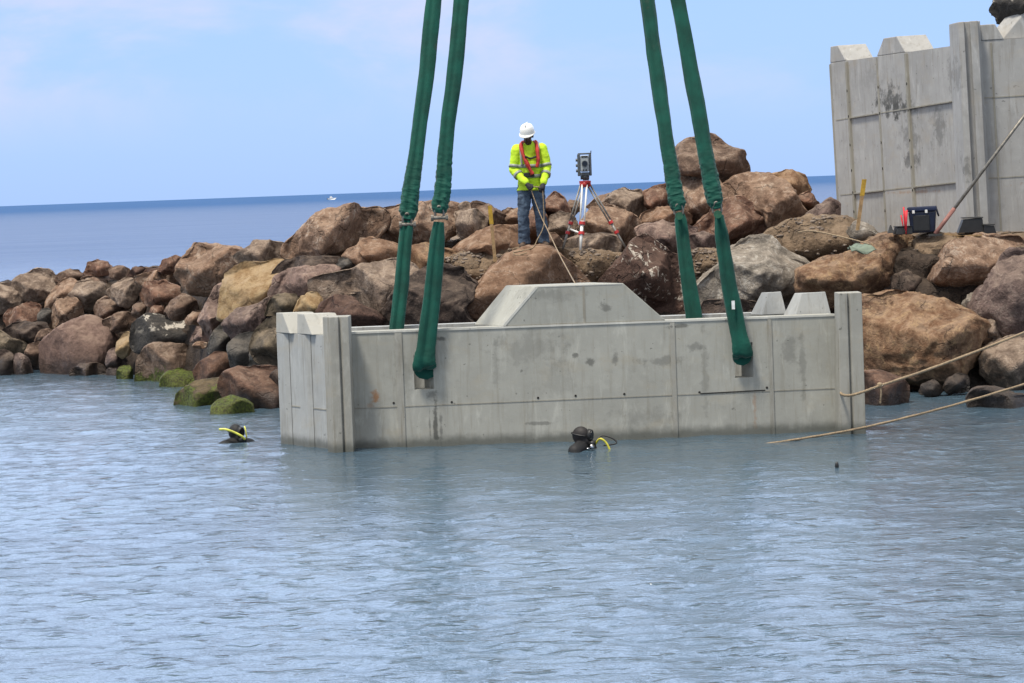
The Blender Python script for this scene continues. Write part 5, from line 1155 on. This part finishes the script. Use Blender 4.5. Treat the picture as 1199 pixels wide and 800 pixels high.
# ------------------------------------------------------------------ divers
m_neo = simple('black_neoprene', (0.006, 0.006, 0.007), 0.7, 0, 0.3, 25, 0.2, 0.004)
m_hood = simple('dark_brown_hood', (0.010, 0.0075, 0.007), 0.65, 0, 0.3, 25, 0.2, 0.004)
m_yh = simple('yellow_hose', (0.55, 0.50, 0.05), 0.4)
m_yh2 = simple('bright_yellow_tube', (0.66, 0.66, 0.10), 0.4)
m_sil = simple('bright_metal', (0.55, 0.55, 0.57), 0.25, 1.0)
def diver(px, py, label, face, right):
    D = HCAM*F/(py-hor(px)); o0 = pt(px, py, D); o0.z = .0 if right else -.045
    hc = Vector((0, 0, .165 if right else .17)); hr = Euler((R(4), 0, R(face))); Hm = hr.to_matrix()
    h = lambda x, y, z: tuple(hc+Hm @ Vector((x, y, z)))
    b = MB()
    b.ell(h(0, .012, .0), (.084, .105, .105), hr, 3); b.ell(h(0, -.045, -.06), (.062, .066, .066), hr); b.ell(h(0, -.105, -.025), (.016, .02, .024), hr); b.ell(h(0, -.098, -.075), (.026, .014, .012), hr)
    b.cap(h(0, .02, -.06), (0, .01, .0), .064, .072)
    for s in (-1, 1):
        b.cap((0, 0, .035), Hm @ Vector((s*.19, 0, -.0)), .085, .075); sh_ = Hm @ Vector((s*.19, 0, -.0)); b.cap(sh_, Hm @ Vector((s*.27, -.10, -.28)), .068, .05); b.cap(Hm @ Vector((s*.27, -.10, -.28)), Hm @ Vector((s*.16, -.34, -.33)), .05, .036)
        b.cap(Hm @ Vector((s*.09, 0.0, -.60)), Hm @ Vector((s*.10, .05, -1.02)), .085, .06); b.cap(Hm @ Vector((s*.10, .05, -1.02)), Hm @ Vector((s*.11, .28, -1.36)), .058, .042)
    b.ell((0, .0, -.18), (.17, .13, .24), hr); b.ell((0, .0, -.48), (.15, .12, .24), hr)
    p = b.blob('person', m_hood if right else m_neo, None, .011, 3); p.location = o0; tag(p, label, 'person')
    # wetsuit collar and shoulders
    c = MB(); c.cap((0, .01, .03), (0, .01, .0), .085, .10)
    for s in (-1, 1): c.cap((0, 0, .03), Hm @ Vector((s*.19, 0, -.0)), .095, .083); c.cap(Hm @ Vector((s*.19, 0, 0)), Hm @ Vector((s*.26, -.09, -.25)), .080, .062)
    c.ell((0, 0, -.18), (.182, .142, .25), hr); c.ell((0, 0, -.45), (.162, .132, .25), hr)
    c.blob('wetsuit', m_neo, p, .012, 2)
    mk = MB(); mk.tube([h(0, -.075, .012), h(0, -.125, .010)], [.072, .066], 18, prof=lambda th, i: 1-0.35*abs(math.sin(th))); mask = mk.build('dive_mask', m_blkp, p, True)
    MB().tube([h(0, -.124, .010), h(0, -.131, .010)], [.060, .058], 18, prof=lambda th, i: 1-0.35*abs(math.sin(th))).build('lens', m_glass, mask)
    st = MB(); n_ = 36
    for k in range(n_+1):
        pass
    path = [h(.089*math.cos(t), .012+.110*math.sin(t), .012+.012*math.sin(t)) for t in [R(-50)+R(280)*k/30 for k in range(31)]]
    st.tube(path, .010, 6); st.build('mask_strap', m_blkp, mask, True)
    rg_ = MB(); rg_.tube([h(0, -.10, -.075), h(0, -.165, -.085)], [.032, .042], 14); rg_.build('regulator', m_blkp, p, True)
    return p, h, Hm, o0
p, h, Hm, o0 = diver(682, 527.5, 'diver in dark hood and mask in the water before the front wall, yellow hose', 62, True)
MB().tube(spline([h(.03, -.16, -.085), (.20, -.12, .13), (.27, -.13, .08), (.325, -.14, -.05)], 20), .012, 8).build('yellow_hose', m_yh, p, True)
MB().tube(spline([h(0, -.16, -.08), (.22, -.02, .155), (.33, -.04, .13), (.385, -.06, .085), (.36, -.07, .06), (.24, -.09, .05)], 24), .009, 8).build('black_hose', m_blkp, p, True)
MB().tube([(.10, -.15, .045), (.115, -.165, .055)], .026, 12).build('valve', m_sil, p, True)
MB().ell((.06, -.155, .03), (.02, .012, .008)).build('buckle', m_sil, p, True)
MB().tube([(-.02, .17, -.60), (-.02, .17, -.05)], .085, 18).build('air_tank', m_dgrey, p, True)
p, h, Hm, o0 = diver(277, 518.5, 'diver in black hood at the left, swimming with a bright yellow tube across the head', 38, False)
MB().tube(spline([(-.19, -.16, .225), (-.12, -.17, .225), (-.03, -.175, .195), (.07, -.165, .14), (.115, -.12, .09)], 24), .014, 10).build('yellow_tube', m_yh2, p, True)
MB().tube(spline([(.105, .0, .24), (.12, -.03, .19), (.13, -.03, .10)], 10), .008, 8).build('yellow_strap', m_yh2, p, True)
# ------------------------------------------------------------------ boat and float
bd = 1500.0; o0 = pt(388, 234, bd); o0.z = 0
bt = empty('motor_boat', tuple(o0), 'tiny white motor boat far out near the horizon', 'boat')
MB().hexa([(-1.6, -.7, -.2), (1.6, -.7, -.2), (1.6, .7, -.2), (-1.6, .7, -.2)], [(-1.9, -.9, .75), (2.6, -.15, .95), (2.6, .15, .95), (-1.9, .9, .75)]).build('hull', m_white, bt, bevel=.05)
cbn = MB().hexa([(-.8, -.6, .8), (.8, -.5, .8), (.8, .5, .8), (-.8, .6, .8)], [(-.7, -.5, 1.75), (.2, -.45, 1.75), (.2, .45, 1.75), (-.7, .5, 1.75)]).build('cabin', m_white, bt)
MB().box(-2.15, -1.9, -.2, .2, .1, 1.05).build('engine', m_dgrey, bt)
fd = HCAM*F/(548.5-hor(980)); o0 = pt(980, 548.5, fd); o0.z = 0
o = MB().ell((0, 0, .02), (.022, .022, .045)).build('float', m_blkp, None, True); o.location = o0; tag(o, 'tiny dark float bobbing on the water, lower right', 'float')
